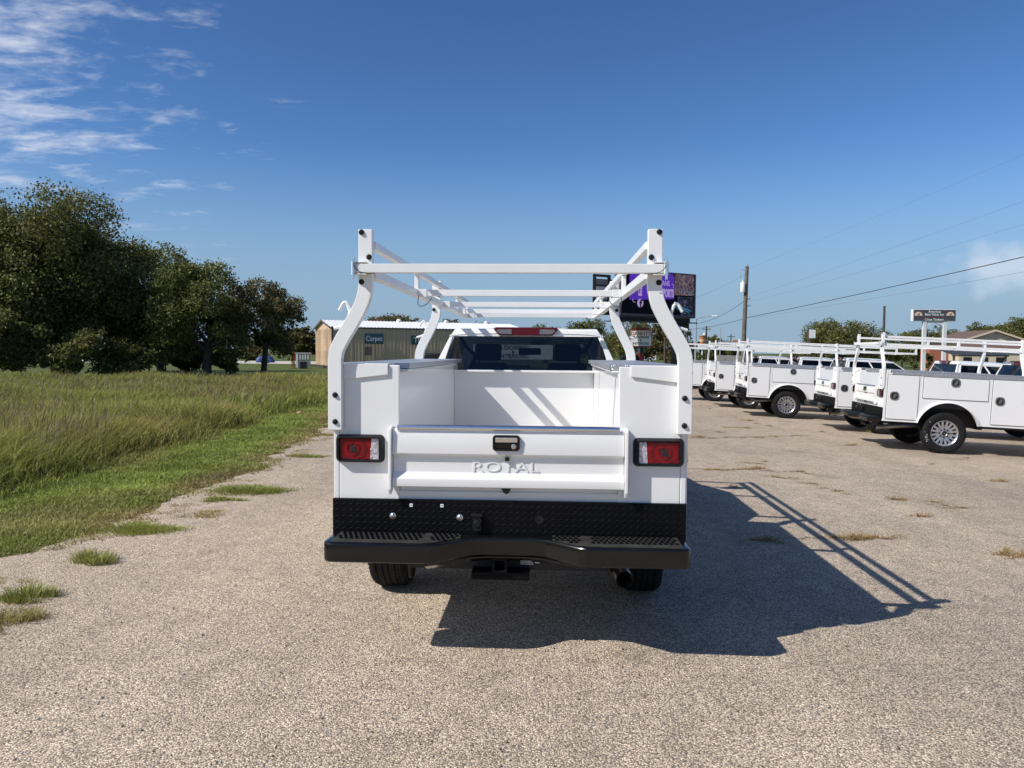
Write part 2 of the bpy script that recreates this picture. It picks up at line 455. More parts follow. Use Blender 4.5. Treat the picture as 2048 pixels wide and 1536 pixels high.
    hh = n.new('ShaderNodeMath'); hh.operation = 'MULTIPLY_ADD'; l.new(v1.outputs['Distance'], hh.inputs[0]); hh.inputs[1].default_value = -1.0
    l.new(mul(sp.outputs[1], sp.outputs[1]), hh.inputs[2])
    bp = n.new('ShaderNodeBump'); bp.inputs['Strength'].default_value = 0.75; bp.inputs['Distance'].default_value = 0.006
    l.new(hh.outputs[0], bp.inputs['Height']); l.new(bp.outputs[0], b.inputs['Normal'])
CHIP = ground_mat('chip seal', chip_seal)
def soil(cols, scale):
    def f(t, b):
        n = t.nodes; l = t.links
        tcn = n.new('ShaderNodeTexCoord')
        a = n.new('ShaderNodeTexNoise'); a.inputs['Scale'].default_value = scale; a.inputs['Detail'].default_value = 8; a.inputs['Roughness'].default_value = 0.65
        l.new(tcn.outputs['Object'], a.inputs['Vector'])
        cr = n.new('ShaderNodeValToRGB'); l.new(a.outputs[0], cr.inputs[0]); e = cr.color_ramp.elements
        e[0].position = 0.3; e[0].color = (*cols[0], 1); e[1].position = 0.7; e[1].color = (*cols[-1], 1)
        for i, c in enumerate(cols[1:-1]):
            x = e.new(0.3 + 0.4 * (i + 1) / (len(cols) - 1)); x.color = (*c, 1)
        d = n.new('ShaderNodeTexNoise'); d.inputs['Scale'].default_value = scale * 25; d.inputs['Detail'].default_value = 4
        l.new(tcn.outputs['Object'], d.inputs['Vector'])
        m_ = n.new('ShaderNodeMapRange'); l.new(d.outputs[0], m_.inputs[0]); m_.inputs[1].default_value = 0.3; m_.inputs[2].default_value = 0.7; m_.inputs[3].default_value = 0.7; m_.inputs[4].default_value = 1.3
        vm = n.new('ShaderNodeVectorMath'); vm.operation = 'SCALE'; l.new(cr.outputs[0], vm.inputs[0]); l.new(m_.outputs[0], vm.inputs['Scale'])
        l.new(vm.outputs[0], b.inputs['Base Color']); b.inputs['Roughness'].default_value = 0.95; b.inputs['Specular IOR Level'].default_value = 0.1
        bp = n.new('ShaderNodeBump'); bp.inputs['Strength'].default_value = 0.6; bp.inputs['Distance'].default_value = 0.03
        l.new(d.outputs[0], bp.inputs['Height']); l.new(bp.outputs[0], b.inputs['Normal'])
    return f
MEADOW = ground_mat('meadow soil', soil([(0.060, 0.085, 0.024), (0.095, 0.120, 0.036), (0.13, 0.130, 0.05)], 0.25))
VERGE_M = ground_mat('verge turf', soil([(0.10, 0.11, 0.035), (0.145, 0.135, 0.052), (0.24, 0.195, 0.11)], 1.1))
LIME = ground_mat('pale limestone', soil([(0.44, 0.40, 0.33), (0.52, 0.47, 0.40), (0.58, 0.54, 0.46)], 0.2))
ROADM = ground_mat('road asphalt', soil([(0.20, 0.185, 0.165), (0.25, 0.23, 0.21), (0.30, 0.28, 0.25)], 0.2))

XS = [-3000, -400, -60, 0.5] + [0.5 + 0.3 * i for i in range(1, 11)] + [6, 10, 16, 60, 400, 3000]
def sheet(name, m, xs, ys, lift):
    v = [(x, y, gz(x) + lift) for y in ys for x in xs]; nx = len(xs)
    f = [(j * nx + i, j * nx + i + 1, (j + 1) * nx + i + 1, (j + 1) * nx + i) for j in range(len(ys) - 1) for i in range(nx - 1)]
    b = MB(); b.add(v, f); o = b.build(name, m, flat=True); tag(o, kind='structure'); return o
sheet('ground', MEADOW, XS, [-60, 0, 60, 200, 1000, 4000], 0.0)

def lot_edge(y):
    return -3.30 - 0.05 * y - 0.6 * np.clip((7.6 - y) / 1.2, 0.0, 1.0)
def jag(y):
    return 0.16 * math.sin(y * 0.9 + 0.6) * math.sin(y * 0.37 + 1) + 0.13 * math.sin(y * 2.3 + 2) * math.sin(y * 0.71) + 0.07 * math.sin(y * 6.1 + 3 * math.sin(y)) + 0.04 * math.sin(y * 17 + 1) * math.sin(y * 3.1) - 0.02
def tall_edge(y):
    return -6.0 - 0.004 * y
# mown verge, then the lot over it
b = MB(); ys = [-14 + 0.5 * i for i in range(150)]
v = []
for y in ys: v += [(tall_edge(y) - 0.5, y, 0.006), (lot_edge(y) + 0.9, y, 0.006)]
b.add(v, [(2 * i, 2 * i + 1, 2 * i + 3, 2 * i + 2) for i in range(len(ys) - 1)])
tag(b.build('grass_verge', VERGE_M, flat=True), kind='structure')
b = MB(); ys = [-14 + 0.08 * i for i in range(600)] + [34 + i for i in range(1, 15)]
xs_lot = [x for x in XS if 0.4 < x < 50] + [46.0]
xs_lot = sorted(set(xs_lot))[:-1] if sorted(set(xs_lot))[-1] > 46 else sorted(set(xs_lot))
v = []; nx = len(xs_lot) + 1
for y in ys:
    v.append((lot_edge(y) + jag(y), y, 0.012))
    v += [(x, y, gz(x) + 0.012) for x in xs_lot]
b.add(v, [(j * nx + i, j * nx + i + 1, (j + 1) * nx + i + 1, (j + 1) * nx + i) for j in range(len(ys) - 1) for i in range(nx - 1)])
tag(b.build('gravel_lot', CHIP, flat=True), kind='structure')
sheet('gravel_drive', LIME, [-110, -60, -30, -14], [93, 104, 116], 0.02)
sheet('road', ROADM, [6, 8, 10, 12, 16, 40, 90, 200], [84, 92, 101], 0.02)

# ------------------------------------------------------------------ utility truck
def make_truck(label, group):
    T = thing('utility_truck', label, 'truck', group=group)
    # --- service body shell
    b = MB()
    b.box(-0.632, 0.632, 0.02, 2.52, 0.90, 0.96)                       # bed floor
    b.box(-0.632, 0.632, 2.50, 2.55, 0.60, 1.568)                      # bulkhead
    b.box(-0.632, 0.632, 2.425, 2.497, 1.55, 1.570)                    # folded top of the bulkhead
    b.box(-0.668, 0.668, 0.006, 0.05, 0.655, 0.925)                    # sill below the tailgate
    link('service_body', b.mesh('service_body', WHITE, 0.005), T)
    for s in (-1, 1):
        X = lambda a, c: (min(s * a, s * c), max(s * a, s * c))
        # outer skin with wheel opening
        ac, az, ar = 1.25, 0.44, 0.60
        a0 = math.asin((0.60 - az) / ar)
        arch = [(ac + ar * math.cos(PI - a), az + ar * math.sin(a)) for a in [a0 + (PI - 2 * a0) * i / 20 for i in range(21)]]
        prof = [(0.0, 0.60)] + arch + [(2.76, 0.60), (2.76, 1.60), (0.0, 1.60)]
        b = MB()
        b.prism(prof, 'x', *X(0.985, 1.018))                           # side skin
        b.box(*X(0.632, 0.984), 0.0, 0.03, 0.655, 1.655)               # rear panel
        b.box(*X(0.632, 0.66), 0.03, 2.75, 0.92, 1.615)                # inner wall
        b.box(*X(0.60, 0.655), 0.10, 2.42, 1.617, 1.630)               # folded lip on the inner wall
        b.box(*X(0.662, 0.984), 2.72, 2.75, 0.60, 1.60)                # front panel
        b.box(*X(0.985, 1.016), 0.0, 0.11, 1.602, 1.656)               # corner above skin
        pk = link('side_pack', b.mesh('side_pack', WHITE, 0.005), T)
        b = MB(); b.box(*X(0.60, 0.984), 0.6, 1.9, 0.92, 1.06); b.box(*X(0.60, 0.63), 0.6, 1.9, 0.6, 0.92)
        link('wheel_tub', b.mesh('wheel_tub', UNDER), pk)
        b = MB(); b.box(*X(0.595, 1.034), 0.13, 2.76, 1.632, 1.664); b.box(*X(1.020, 1.034), 0.13, 2.76, 1.575, 1.631)
        link('tread_plate_lid', b.mesh('tread_plate_lid', TREAD, 0.004), pk)
        b = MB()
        for i in range(72):
            for j in range(4):
                y_, z_ = 0.15 + i * 0.036 + (0.018 if j % 2 else 0), 1.584 + j * 0.021
                q_ = ((-0.011, -0.006), (0.011, 0.006)) if (i + j) % 2 else ((-0.011, 0.006), (0.011, -0.006))
                b.add([(s * 1.0342, y_ + q_[0][0], z_ + q_[0][1]), (s * 1.0342, y_ - 0.003, z_ + 0.005), (s * 1.0342, y_ + q_[1][0], z_ + q_[1][1]), (s * 1.0342, y_ + 0.003, z_ - 0.005), (s * 1.0375, y_, z_)], [(0, 1, 4), (1, 2, 4), (2, 3, 4), (3, 0, 4)])
        tag(link('plate_lozenges', b.mesh('plate_lozenges', CHROME), pk), kind='stuff')
        # folded cover over the rear corner
        b = MB()
        o_ = [(s * p[0], p[1]) for p in ((0.955, 1.661), (0.696, 1.661), (0.696, 1.600), (0.955, 1.568))]
        b.prism(o_, 'y', -0.014, -0.003); b.box(*X(0.696, 0.955), -0.003, 0.125, 1.657, 1.663)
        link('corner_cover', b.mesh('corner_cover', WHITE, 0.002), pk)
        # compartment doors, recessed joint shown by the dark gap strip behind
        def door(y0, y1, z0, z1):
            g = MB(); g.box(*X(1.0185, 1.0205), y0 - 0.008, y1 + 0.008, z0 - 0.008, z1 + 0.008)
            d = MB(); d.box(*X(1.021, 1.034), y0, y1, z0, z1)
            link('door_gasket', g.mesh('door_gasket', DARK), pk)
            link('compartment_door', d.mesh('compartment_door', WHITE, 0.004), pk)
        door(0.06, 0.66, 0.655, 1.555); door(0.75, 1.98, 1.115, 1.545); door(2.06, 2.70, 0.655, 1.555)
        def latch(y, z):
            d = MB(); k = 28
            dm = [(0.088 * (abs(math.cos(t)) ** 0.75 * (1 if math.cos(t) > 0 else -1)), 0.088 * (abs(math.sin(t)) ** 0.75 * (1 if math.sin(t) > 0 else -1))) for t in [2 * PI * i / k for i in range(k)]]
            d.cm = 0; d.prism([(y + p[0], z + p[1]) for p in dm], 'x', *X(1.034, 1.044))
            d.cm = 1; d.prism([(y + p[0] * 0.72, z + p[1] * 0.72) for p in dm], 'x', *X(1.044, 1.046))
            d.cm = 0; d.prism([(y - 0.035, z - 0.045), (y + 0.01, z - 0.05), (y + 0.045, z + 0.02), (y + 0.02, z + 0.05), (y - 0.02, z + 0.03)], 'x', *X(1.046, 1.056))
            link('latch', d.mesh('latch', [STEEL, BLACK_PLASTIC], 0.002), pk)
        latch(0.20, 1.13); latch(1.35, 1.455); latch(2.20, 1.13)
        # flared trim round the wheel opening
        b = MB(); k = len(arch)
        o_ = [(ac + (ar + 0.035) * math.cos(PI - a), az + (ar + 0.035) * math.sin(a)) for a in [a0 + (PI - 2 * a0) * i / 20 for i in range(21)]]
        vs = []
        for (p, q) in ((o_, 1.019), (o_, 1.046), (arch, 1.058), (arch, 1.019)): vs += [(s * q, y, z) for y, z in p]
        fs = []
        for r_ in range(4):
            r2 = (r_ + 1) % 4
            for i in range(k - 1): fs.append((r_ * k + i, r_ * k + i + 1, r2 * k + i + 1, r2 * k + i))
        fs += [(0, k, 2 * k, 3 * k), (k - 1, 2 * k - 1, 3 * k - 1, 4 * k - 1)]
        b.add(vs, fs); link('wheel_arch_trim', b.mesh('wheel_arch_trim', WHITE, sharp=50), pk)
    # --- tailgate
    prof = [(-0.004, 1.291), (-0.040, 1.291), (-0.052, 1.284), (-0.062, 1.152), (-0.034, 1.134), (-0.034, 1.043), (-0.062, 1.006), (-0.062, 0.962), (-0.050, 0.956), (-0.050, 0.972), (-0.004, 0.985)]
    b = MB(); b.prism(prof, 'x', -0.661, 0.661)
    tg = link('tailgate', b.mesh('tailgate', WHITE, 0.003), T)
    b = MB(); b.lathe([(0.0, -0.632), (0.017, -0.632), (0.017, 0.632), (0.0, 0.632)], 'x', (0, -0.050, 1.300), 18); link('chrome_strip', b.mesh('chrome_strip', SATIN), tg)
    for s in (-1, 1):
        pl = [(-0.004, 1.306), (-0.055, 1.306), (-0.074, 1.29), (-0.080, 1.18), (-0.080, 0.945), (-0.068, 0.915), (-0.03, 0.93), (-0.004, 0.96)]
        b = MB(); b.prism(pl, 'x', s * 0.663, s * 0.682); link('end_plate', b.mesh('end_plate', WHITE, 0.004), tg)
    b = MB()
    b.ring([(x, -0.055, z) for x, z in rrect(-0.084, 0.070, 1.174, 1.264, 0.018)], [(x, -0.055, z) for x, z in rrect(-0.072, 0.060, 1.186, 1.254, 0.008)], (0, -0.020, 0))
    b.prism(rrect(-0.0725, 0.0605, 1.1855, 1.2545, 0.008), 'y', -0.064, -0.055)
    link('handle_bezel', b.mesh('handle_bezel', BLACK_GLOSS, 0.002), tg)
    b = MB(); b.prism(rrect(-0.070, 0.057, 1.223, 1.252, 0.006), 'y', -0.072, -0.0645); link('handle_paddle', b.mesh('handle_paddle', CHROME, 0.002), tg)
    b = MB(); b.lathe([(0.0, -0.013), (0.009, -0.013), (0.011, -0.010), (0.0145, -0.009), (0.0145, 0.0)], 'y', (0.036, -0.066, 1.200), 18); link('lock_cylinder', b.mesh('lock_cylinder', ZINC), tg)
    b = MB(); b.box(-0.014, 0.010, -0.056, -0.035, 1.113, 1.133); b.lathe([(0.0, -0.006), (0.006, -0.006), (0.007, 0)], 'y', (-0.002, -0.056, 1.123), 10); link('backup_camera', b.mesh('backup_camera', BLACK_GLOSS, 0.003), tg)
    me = text_mesh('lettering', 'ROYAL', 0.082, WHITE, 0.0022, -0.0005, sx=1.5); o = link('lettering', me, tg, (-0.012, -0.0365, 1.074))
    b = MB(); b.prism([(-0.035, 0.955), (0.02, 0.955), (0.012, 0.935), (-0.004, 0.922), (-0.022, 0.933)], 'y', -0.055, -0.02); link('cable_grommet', b.mesh('cable_grommet', BLACK_PLASTIC, 0.003), T)
    # --- tail lights
    for s in (-1, 1):
        x0, x1 = (-1.004, -0.716) if s < 0 else (0.714, 1.004)
        z0, z1 = 1.087, 1.251
        cxm = (x0 + x1) / 2; wI, hI = 0.105, 0.060
        b = MB(); no = 4
        out = rrect(x0, x1, z0, z1, 0.03); mid = rrect(x0 + 0.012, x1 - 0.012, z0 + 0.012, z1 - 0.012, 0.024); inn = rrect(cxm - wI - 0.012, cxm + wI + 0.012, 1.169 - hI - 0.005, 1.169 + hI + 0.005, 0.010)
        n_ = len(out)
        vs = [(x, -0.001, z) for x, z in out] + [(x, -0.040, z) for x, z in mid] + [(x, -0.040, z) for x, z in inn] + [(x, -0.020, z) for x, z in inn]
        fs = [(r_ * n_ + i, r_ * n_ + (i + 1) % n_, (r_ + 1) * n_ + (i + 1) % n_, (r_ + 1) * n_ + i) for r_ in range(3) for i in range(n_)]
        b.add(vs, fs); tl = link('tail_light', b.mesh('tail_light', BLACK_PLASTIC, 0.004), T)
        xi, xo = cxm - s * 0.113, cxm + s * 0.113                       # inner / outer ends
        xs_ = xi + s * 0.045
        b = MB(); b.box(min(xs_, xo), max(xs_, xo), -0.026, -0.006, 1.108, 1.230); link('red_lens', b.mesh('red_lens', RED_LENS, 0.003), tl)
        b = MB(); b.prism([(xi, 1.108), (xs_ - s * 0.001 + s * 0.006, 1.108), (xs_ - s * 0.001 - s * 0.002, 1.230), (xi, 1.230)], 'y', -0.027, -0.006); link('clear_reflector', b.mesh('clear_reflector', CLEAR, 0.002), tl)
        cl = cxm + s * 0.034
        b = MB(); cc = [(cl + 0.077 * math.cos(t), -0.0265, 1.169 + 0.060 * math.sin(t)) for t in [2 * PI * i / 40 for i in range(40)]]
        cj = [(cl + 0.074 * math.cos(t), -0.0265, 1.169 + 0.0575 * math.sin(t)) for t in [2 * PI * i / 40 for i in range(40)]]
        b.ring(cc, cj, (0, -0.002, 0))
        sh = [(-0.036, 0.026), (-0.014, 0.030), (0.0, 0.040), (0.014, 0.030), (0.036, 0.026), (0.037, -0.004), (0.024, -0.026), (0.0, -0.042), (-0.024, -0.026), (-0.037, -0.004)]
        b.ring([(cl + x, -0.0265, 1.167 + z) for x, z in sh], [(cl + x * 0.9, -0.0265, 1.167 + z * 0.9) for x, z in sh], (0, -0.003, 0))
        link('shield_emblem', b.mesh('shield_emblem', RED_DEEP), tl)
        b = MB(); dx = xs_ + s * 0.035; b.box(min(dx, dx + s * 0.003), max(dx, dx + s * 0.003), -0.0275, -0.0255, 1.109, 1.229); link('lens_divider', b.mesh('lens_divider', RED_DEEP), tl)
        link('emblem_letter', text_mesh('emblem_letter', 'R', 0.046, INK, 0.001, 0.004, sx=1.25), tl, (cl, -0.028, 1.168))
    # --- rear bumper
    b = MB(); b.box(-1.018, 1.018, -0.024, 0.004, 0.655, 0.874); b.box(-1.018, 1.018, -0.024, 0.02, 0.874, 0.878)
    bp = link('rear_bumper', b.mesh('rear_bumper', BLACK, 0.004), T)
    out = [(-1.006, -0.03), (-1.006, -0.235), (-0.997, -0.262), (-0.975, -0.277), (-0.94, -0.283), (-0.44, -0.283), (-0.38, -0.268), (-0.20, -0.118), (-0.13, -0.098), (0.15, -0.098), (0.22, -0.118), (0.40, -0.268), (0.44, -0.283), (0.94, -0.283), (0.975, -0.277), (0.997, -0.262), (1.006, -0.235), (1.006, -0.03)]
    b = MB(); b.prism(out, 'z', 0.574, 0.684)
    link('step', b.mesh('step', BLACK_GLOSS, 0.016, seg=4), bp)
    for s in (-1, 1):
        pd_ = [(s * 0.965, -0.032), (s * 0.965, -0.262), (s * 0.47, -0.262), (s * 0.40, -0.244), (s * 0.26, -0.135), (s * 0.26, -0.032)]
        b = MB(); b.prism(pd_ if s > 0 else pd_[::-1], 'z', 0.6845, 0.6870); link('tread_pad', b.mesh('tread_pad', PAD), bp)
    lip = [(-0.44, -0.262, 0.583), (-0.3, -0.19, 0.588), (-0.2, -0.13, 0.594), (-0.1, -0.105, 0.596), (0.12, -0.105, 0.596), (0.22, -0.13, 0.594), (0.32, -0.19, 0.588), (0.46, -0.262, 0.583)]
    b = MB(); vs = []
    for x, y, z in lip: vs += [(x, y, z - 0.018), (x, y + 0.09, z - 0.057), (x, y + 0.09, z - 0.064), (x, y, z - 0.026)]
    fs = []
    for i in range(len(lip) - 1):
        for j in range(4): fs.append((i * 4 + j, i * 4 + (j + 1) % 4, i * 4 + 4 + (j + 1) % 4, i * 4 + 4 + j))
    b.add(vs, fs + [(0, 1, 2, 3), (28, 29, 30, 31)]); link('lower_lip', b.mesh('lower_lip', BLACK_GLOSS), bp)
    # raised lozenges of the tread plate: far too many to pick apart
    b = MB()
    for i in range(50):
        for j in range(5):
            for q in (0, 1):
                x = -0.995 + i * 0.0405 + (0.020 if q else 0); z = 0.702 + j * 0.0355 + (0.0178 if q else 0)
                if z > 0.862 or x > 1.0: continue
                a = R(42 if q == 0 else -42); ca, sa = math.cos(a), math.sin(a)
                pts = [(-0.016, 0), (-0.005, -0.0042), (0.005, -0.0042), (0.016, 0), (0.005, 0.0042), (-0.005, 0.0042)]
                P = [(x + px * ca - pz * sa, -0.0245, z + px * sa + pz * ca) for px, pz in pts]
                C_ = [(x + 0.55 * (px * ca - pz * sa), -0.0260, z + 0.55 * (px * sa + pz * ca)) for px, pz in pts]
                b.add(P + C_, [(k, (k + 1) % 6, 6 + (k + 1) % 6, 6 + k) for k in range(6)] + [tuple(range(6, 12))])
    tag(link('tread_lozenges', b.mesh('tread_lozenges', BLACK), bp), kind='stuff')
    b = MB()
    for i in range(62):
        for j in range(4):
            x = -0.94 + i * 0.0306 + (0.015 if j % 2 else 0); y = -0.055 - j * 0.044
            if abs(x) < 0.26 or (abs(x) < 0.42 and y < -0.10 - (abs(x) - 0.22) * 0.75): continue
            if 0.42 < abs(x) < 0.47 or x > 0.95: continue
            b.lathe([(0.011, 0.0), (0.0105, 0.006), (0.007, 0.007), (0.006, 0.001)], 'z', (x, y, 0.6875), 8)
    tag(link('grip_studs', b.mesh('grip_studs', BLACK, sharp=25), bp), kind='stuff')
    for x, z in ((-0.665, 0.782), (-0.275, 0.780)):
        b = MB(); b.lathe([(0.0, -0.012), (0.008, -0.011), (0.013, -0.007), (0.014, -0.003), (0.019, -0.002), (0.019, 0)], 'y', (x, -0.0245, z), 16); link('carriage_bolt', b.mesh('carriage_bolt', ZINC), bp)
    for x in (-0.557, -0.378):
        b = MB(); b.ring([(x + q, -0.0245, 0.846 + e) for q, e in ((-.0095, -.0095), (.0095, -.0095), (.0095, .0095), (-.0095, .0095))], [(x + q, -0.0245, 0.846 + e) for q, e in ((-.003, -.003), (.003, -.003), (.003, .003), (-.003, .003))], (0, -0.004, 0))
        link('plate_clip', b.mesh('plate_clip', INK_WHITE, 0.001), bp)
    b = MB(); b.lathe([(0.0, -0.0005), (0.021, -0.0005), (0.023, -0.003), (0.025, -0.0005)], 'y', (0.185, -0.0245, 0.775), 20); link('blank_hole', b.mesh('blank_hole', DARK), bp)
    b = MB(); b.prism(rrect(-0.205, -0.140, 0.7930, 0.8070, 0.004), 'y', -0.062, -0.0245)
    b.prism([(-0.198, 0.7180), (-0.188, 0.7080), (-0.157, 0.7080), (-0.147, 0.7180), (-0.147, 0.7800), (-0.154, 0.7930), (-0.191, 0.7930), (-0.198, 0.7800)], 'y', -0.055, -0.0245)
    b.lathe([(0.0, -0.007), (0.019, -0.007), (0.022, -0.004), (0.022, 0)], 'y', (-0.172, -0.055, 0.7500), 12)
    link('trailer_socket', b.mesh('trailer_socket', BLACK_PLASTIC, 0.003), bp)
    # --- chassis, hitch, exhaust
    b = MB()
    for s in (-1, 1): b.box(min(s * 0.44, s * 0.52), max(s * 0.44, s * 0.52), -0.02, 6.2, 0.52, 0.66)
    b.box(-0.58, 0.58, 0.06, 0.16, 0.455, 0.575); b.box(-0.6, 0.6, 2.0, 2.1, 0.5, 0.6)
    b.lathe([(0.0, -0.75), (0.045, -0.75), (0.05, -0.15), (0.13, -0.12), (0.13, 0.12), (0.05, 0.15), (0.045, 0.75), (0.0, 0.75)], 'x', (0, 1.25, 0.42), 14)
    for s in (-1, 1): b.prism([(0.12, 0.38), (0.17, 0.36), (0.17, 0.56), (0.06, 0.56)], 'x', s * 0.585, s * 0.60)
    link('chassis', b.mesh('chassis', UNDER, 0.004), T)
    b = MB()
    b.ring([(-0.040 + x, -0.06, 0.515 + z) for x, z in ((-.036, -.036), (.036, -.036), (.036, .036), (-.036, .036))], [(-0.040 + x, -0.06, 0.515 + z) for x, z in ((-.026, -.026), (.026, -.026), (.026, .026), (-.026, .026))], (0, 0.25, 0))
    b.ring([(-0.040 + x, -0.066, 0.515 + z) for x, z in ((-.044, -.044), (.044, -.044), (.044, .044), (-.044, .044))], [(-0.040 + x, -0.066, 0.515 + z) for x, z in ((-.027, -.027), (.027, -.027), (.027, .027), (-.027, .027))], (0, 0.03, 0))
    b.box(-0.205, 0.130, -0.045, 0.12, 0.450, 0.470); b.box(-0.205, 0.130, -0.045, -0.035, 0.425, 0.451)
    ht = link('tow_hitch', b.mesh('tow_hitch', BLACK, 0.003), T)
    b = MB(); b.box(-0.043 - 0.024, -0.043 + 0.03, 0.14, 0.145, 0.49, 0.54); link('receiver_hole', b.mesh('receiver_hole', DARK), ht)
    b = MB()
    b.cm = 1; b.box(0.072, 0.122, 0.0575, 0.0595, 0.522, 0.531)
    b.cm = 0
    for k in range(4): b.box(0.074, 0.150 - 0.01 * (k == 1), 0.0575, 0.0595, 0.515 - k * 0.0085, 0.5195 - k * 0.0085)
    for k in range(3): b.box(0.160, 0.198 - 0.012 * (k == 2), 0.0575, 0.0595, 0.515 - k * 0.0085, 0.5205 - k * 0.0085)
    link('warning_label', b.mesh('warning_label', [INK_WHITE, INK_RED]), ht)
    b = MB(); p0, p1 = Vector((0.56, 0.95, 0.54)), Vector((0.675, -0.02, 0.435))
    pts = [p0, p0.lerp(p1, 0.5), p1]
    b.tube(pts, 0.050, 20, cap=False); b.tube(pts, 0.046, 20, cap=False)
    d_ = (p1 - p0).normalized(); b.tube([p1 - d_ * 0.004, p1 + d_ * 0.002], 0.052, 20, cap=False)
    link('exhaust_pipe', b.mesh('exhaust_pipe', STEEL), T)
    # --- ladder rack
    RK = bpy.data.objects.new('ladder_rack', None); COL.objects.link(RK); RK.parent = T
    for Y, zb in ((-0.030, 1.28), (2.64, 1.664)):
        for s in (-1, 1):
            ctrl = [(0.995, Y, zb), (0.995, Y, 1.685 if zb < 1.5 else 1.70)]
            mid = curve_pts([(0.995, Y, 1.69), (0.984, Y, 1.745), (0.948, Y, 1.815), (0.905, Y, 1.885), (0.862, Y, 1.962), (0.834, Y, 2.025), (0.820, Y, 2.085), (0.817, Y, 2.12)], 4)
            path = [(0.995, Y, zb), (0.995, Y, 1.68)] + [tuple(p) for p in mid] + [(0.817, Y, 2.425 if zb < 1.5 else 2.385)]
            if zb > 1.5: path = [(0.978, Y, zb), (0.978, Y, 1.69)] + [(p[0] - 0.017 * max(0, min(1, (1.95 - p[2]) / 0.2)), p[1], p[2]) for p in mid[1:]] + [path[-1]]
            b = MB(); b.tube([(s * p[0], p[1], p[2]) for p in path], 0, sq=(0.079, 0.052), up=(0, 1, 0))
            link('post', b.mesh('post', WHITE_R, 0.003), RK)
            if zb < 1.5: bl = [(0.838, 2.408), (0.795, 2.268), (0.839, 2.128), (0.993, 1.482), (0.993, 1.328)]
            else: bl = [(0.795, 2.25), (0.84, 2.12)]
            for x, z in bl:
                b = MB(); b.lathe([(0.0, -0.014), (0.008, -0.013), (0.0135, -0.008), (0.0165, 0.0)], 'y', (s * x, Y - 0.0262, z), 14); link('bolt_cap', b.mesh('bolt_cap', BLACK_PLASTIC), RK)
            # tie hook
            zo = 1.0
            hk = [(1.01, 1.868), (0.955, 1.885), (0.938, 1.895), (0.925, 1.93), (0.918, 1.965), (0.932, 2.005), (0.941, 2.02), (0.952, 2.018), (0.962, 2.005), (0.98, 1.972)]
            b = MB(); b.tube([(s * (p[0] - 0.004), Y + 0.005, p[1] - 0.005) for p in hk], 0.0095, 8); link('tie_hook', b.mesh('tie_hook', WHITE_R, sharp=60), RK)
    for s in (-1, 1):
        b = MB(); b.box(min(s * .767, s * .817), max(s * .767, s * .817), -0.003, 4.99, 2.152, 2.203); link('lower_rail', b.mesh('lower_rail', WHITE_R, 0.003), RK)
        b = MB(); b.box(min(s * .768, s * .808), max(s * .768, s * .808), -0.003, 4.99, 2.318, 2.362); link('upper_rail', b.mesh('upper_rail', WHITE_R, 0.004), RK)
        for y in (1.42, 3.92, 4.93):
            b = MB(); b.box(min(s * .772, s * .804), max(s * .772, s * .804), y, y + 0.055, 2.204, 2.317); link('upright', b.mesh('upright', WHITE_R, 0.004), RK)
        b = MB(); b.prism([(-0.105, 2.17), (-0.058, 2.17), (-0.058, 2.23), (-0.105, 2.23)], 'x', s * 0.858, s * 0.884); b.box(min(s * .80, s * .884), max(s * .80, s * .884), -0.108, -0.057, 2.231, 2.237); b.box(min(s * .80, s * .884), max(s * .80, s * .884), -0.108, -0.057, 2.164, 2.170)
        link('pin_clamp', b.mesh('pin_clamp', WHITE_R, 0.002), RK)
        b = MB(); b.lathe([(0.0, -0.06), (0.007, -0.06), (0.007, 0.045), (0.011, 0.046), (0.011, 0.052), (0.0, 0.053)], 'z', (s * 0.871, -0.112, 2.20), 10); link('pin', b.mesh('pin', CHROME), RK)
        b = MB(); b.tube(curve_pts([(s * 0.868, -0.115, 2.245), (s * 0.865, -0.118, 2.21), (s * 0.84, -0.118, 2.182), (s * 0.80, -0.114, 2.172), (s * 0.75, -0.108, 2.17)], 5), 0.0022, 5); link('lanyard', b.mesh('lanyard', WIRE), RK)
        b = MB(); b.tube(curve_pts([(s * 0.76, 1.36, 2.15), (s * 0.765, 1.35, 2.10), (s * 0.745, 1.34, 2.075), (s * 0.70, 1.35, 2.09), (s * 0.66, 1.36, 2.14)], 5), 0.003, 5); link('lanyard', b.mesh('lanyard', WIRE), RK)
    b = MB(); b.box(-0.857, 0.857, -0.106, -0.057, 2.175, 2.225); link('crossbar', b.mesh('crossbar', WHITE_R, 0.0025), RK)
    for y in (1.37, 2.75, 3.95, 4.90):
        b = MB(); b.box(-0.766, 0.766, y, y + 0.05, 2.154, 2.201); link('crossbar', b.mesh('crossbar', WHITE_R, 0.0025), RK)
        for s in (-1, 1):
            b = MB(); b.box(min(s * .70, s * .7665), max(s * .70, s * .7665), y - 0.004, y + 0.054, 2.148, 2.206)
            link('crossbar_socket', b.mesh('crossbar_socket', WHITE_R, 0.002), RK)
    # --- wheels
    def make_wheel(front=False):
        W = bpy.data.objects.new('wheel', None); COL.objects.link(W); W.parent = T
        prof = [(0.262, -0.105), (0.30, -0.122), (0.36, -0.128), (0.395, -0.120), (0.412, -0.108)]
        xs_ = [-0.108, -0.070, -0.065, -0.061, -0.024, -0.019, -0.015, 0.015, 0.019, 0.024, 0.061, 0.065, 0.070, 0.108]
        for i, x in enumerate(xs_):
            groove = i % 3 == 2 and 0 < i < 13
            if 0 < i < 13:
                prof.append((0.409 if groove else 0.420 - 0.06 * x * x * 6, x))
        prof += [(0.412, 0.108), (0.395, 0.120), (0.36, 0.128), (0.30, 0.122), (0.262, 0.105)]
        b = MB(); b.lathe(prof, 'x', (0, 0, 0), 56)
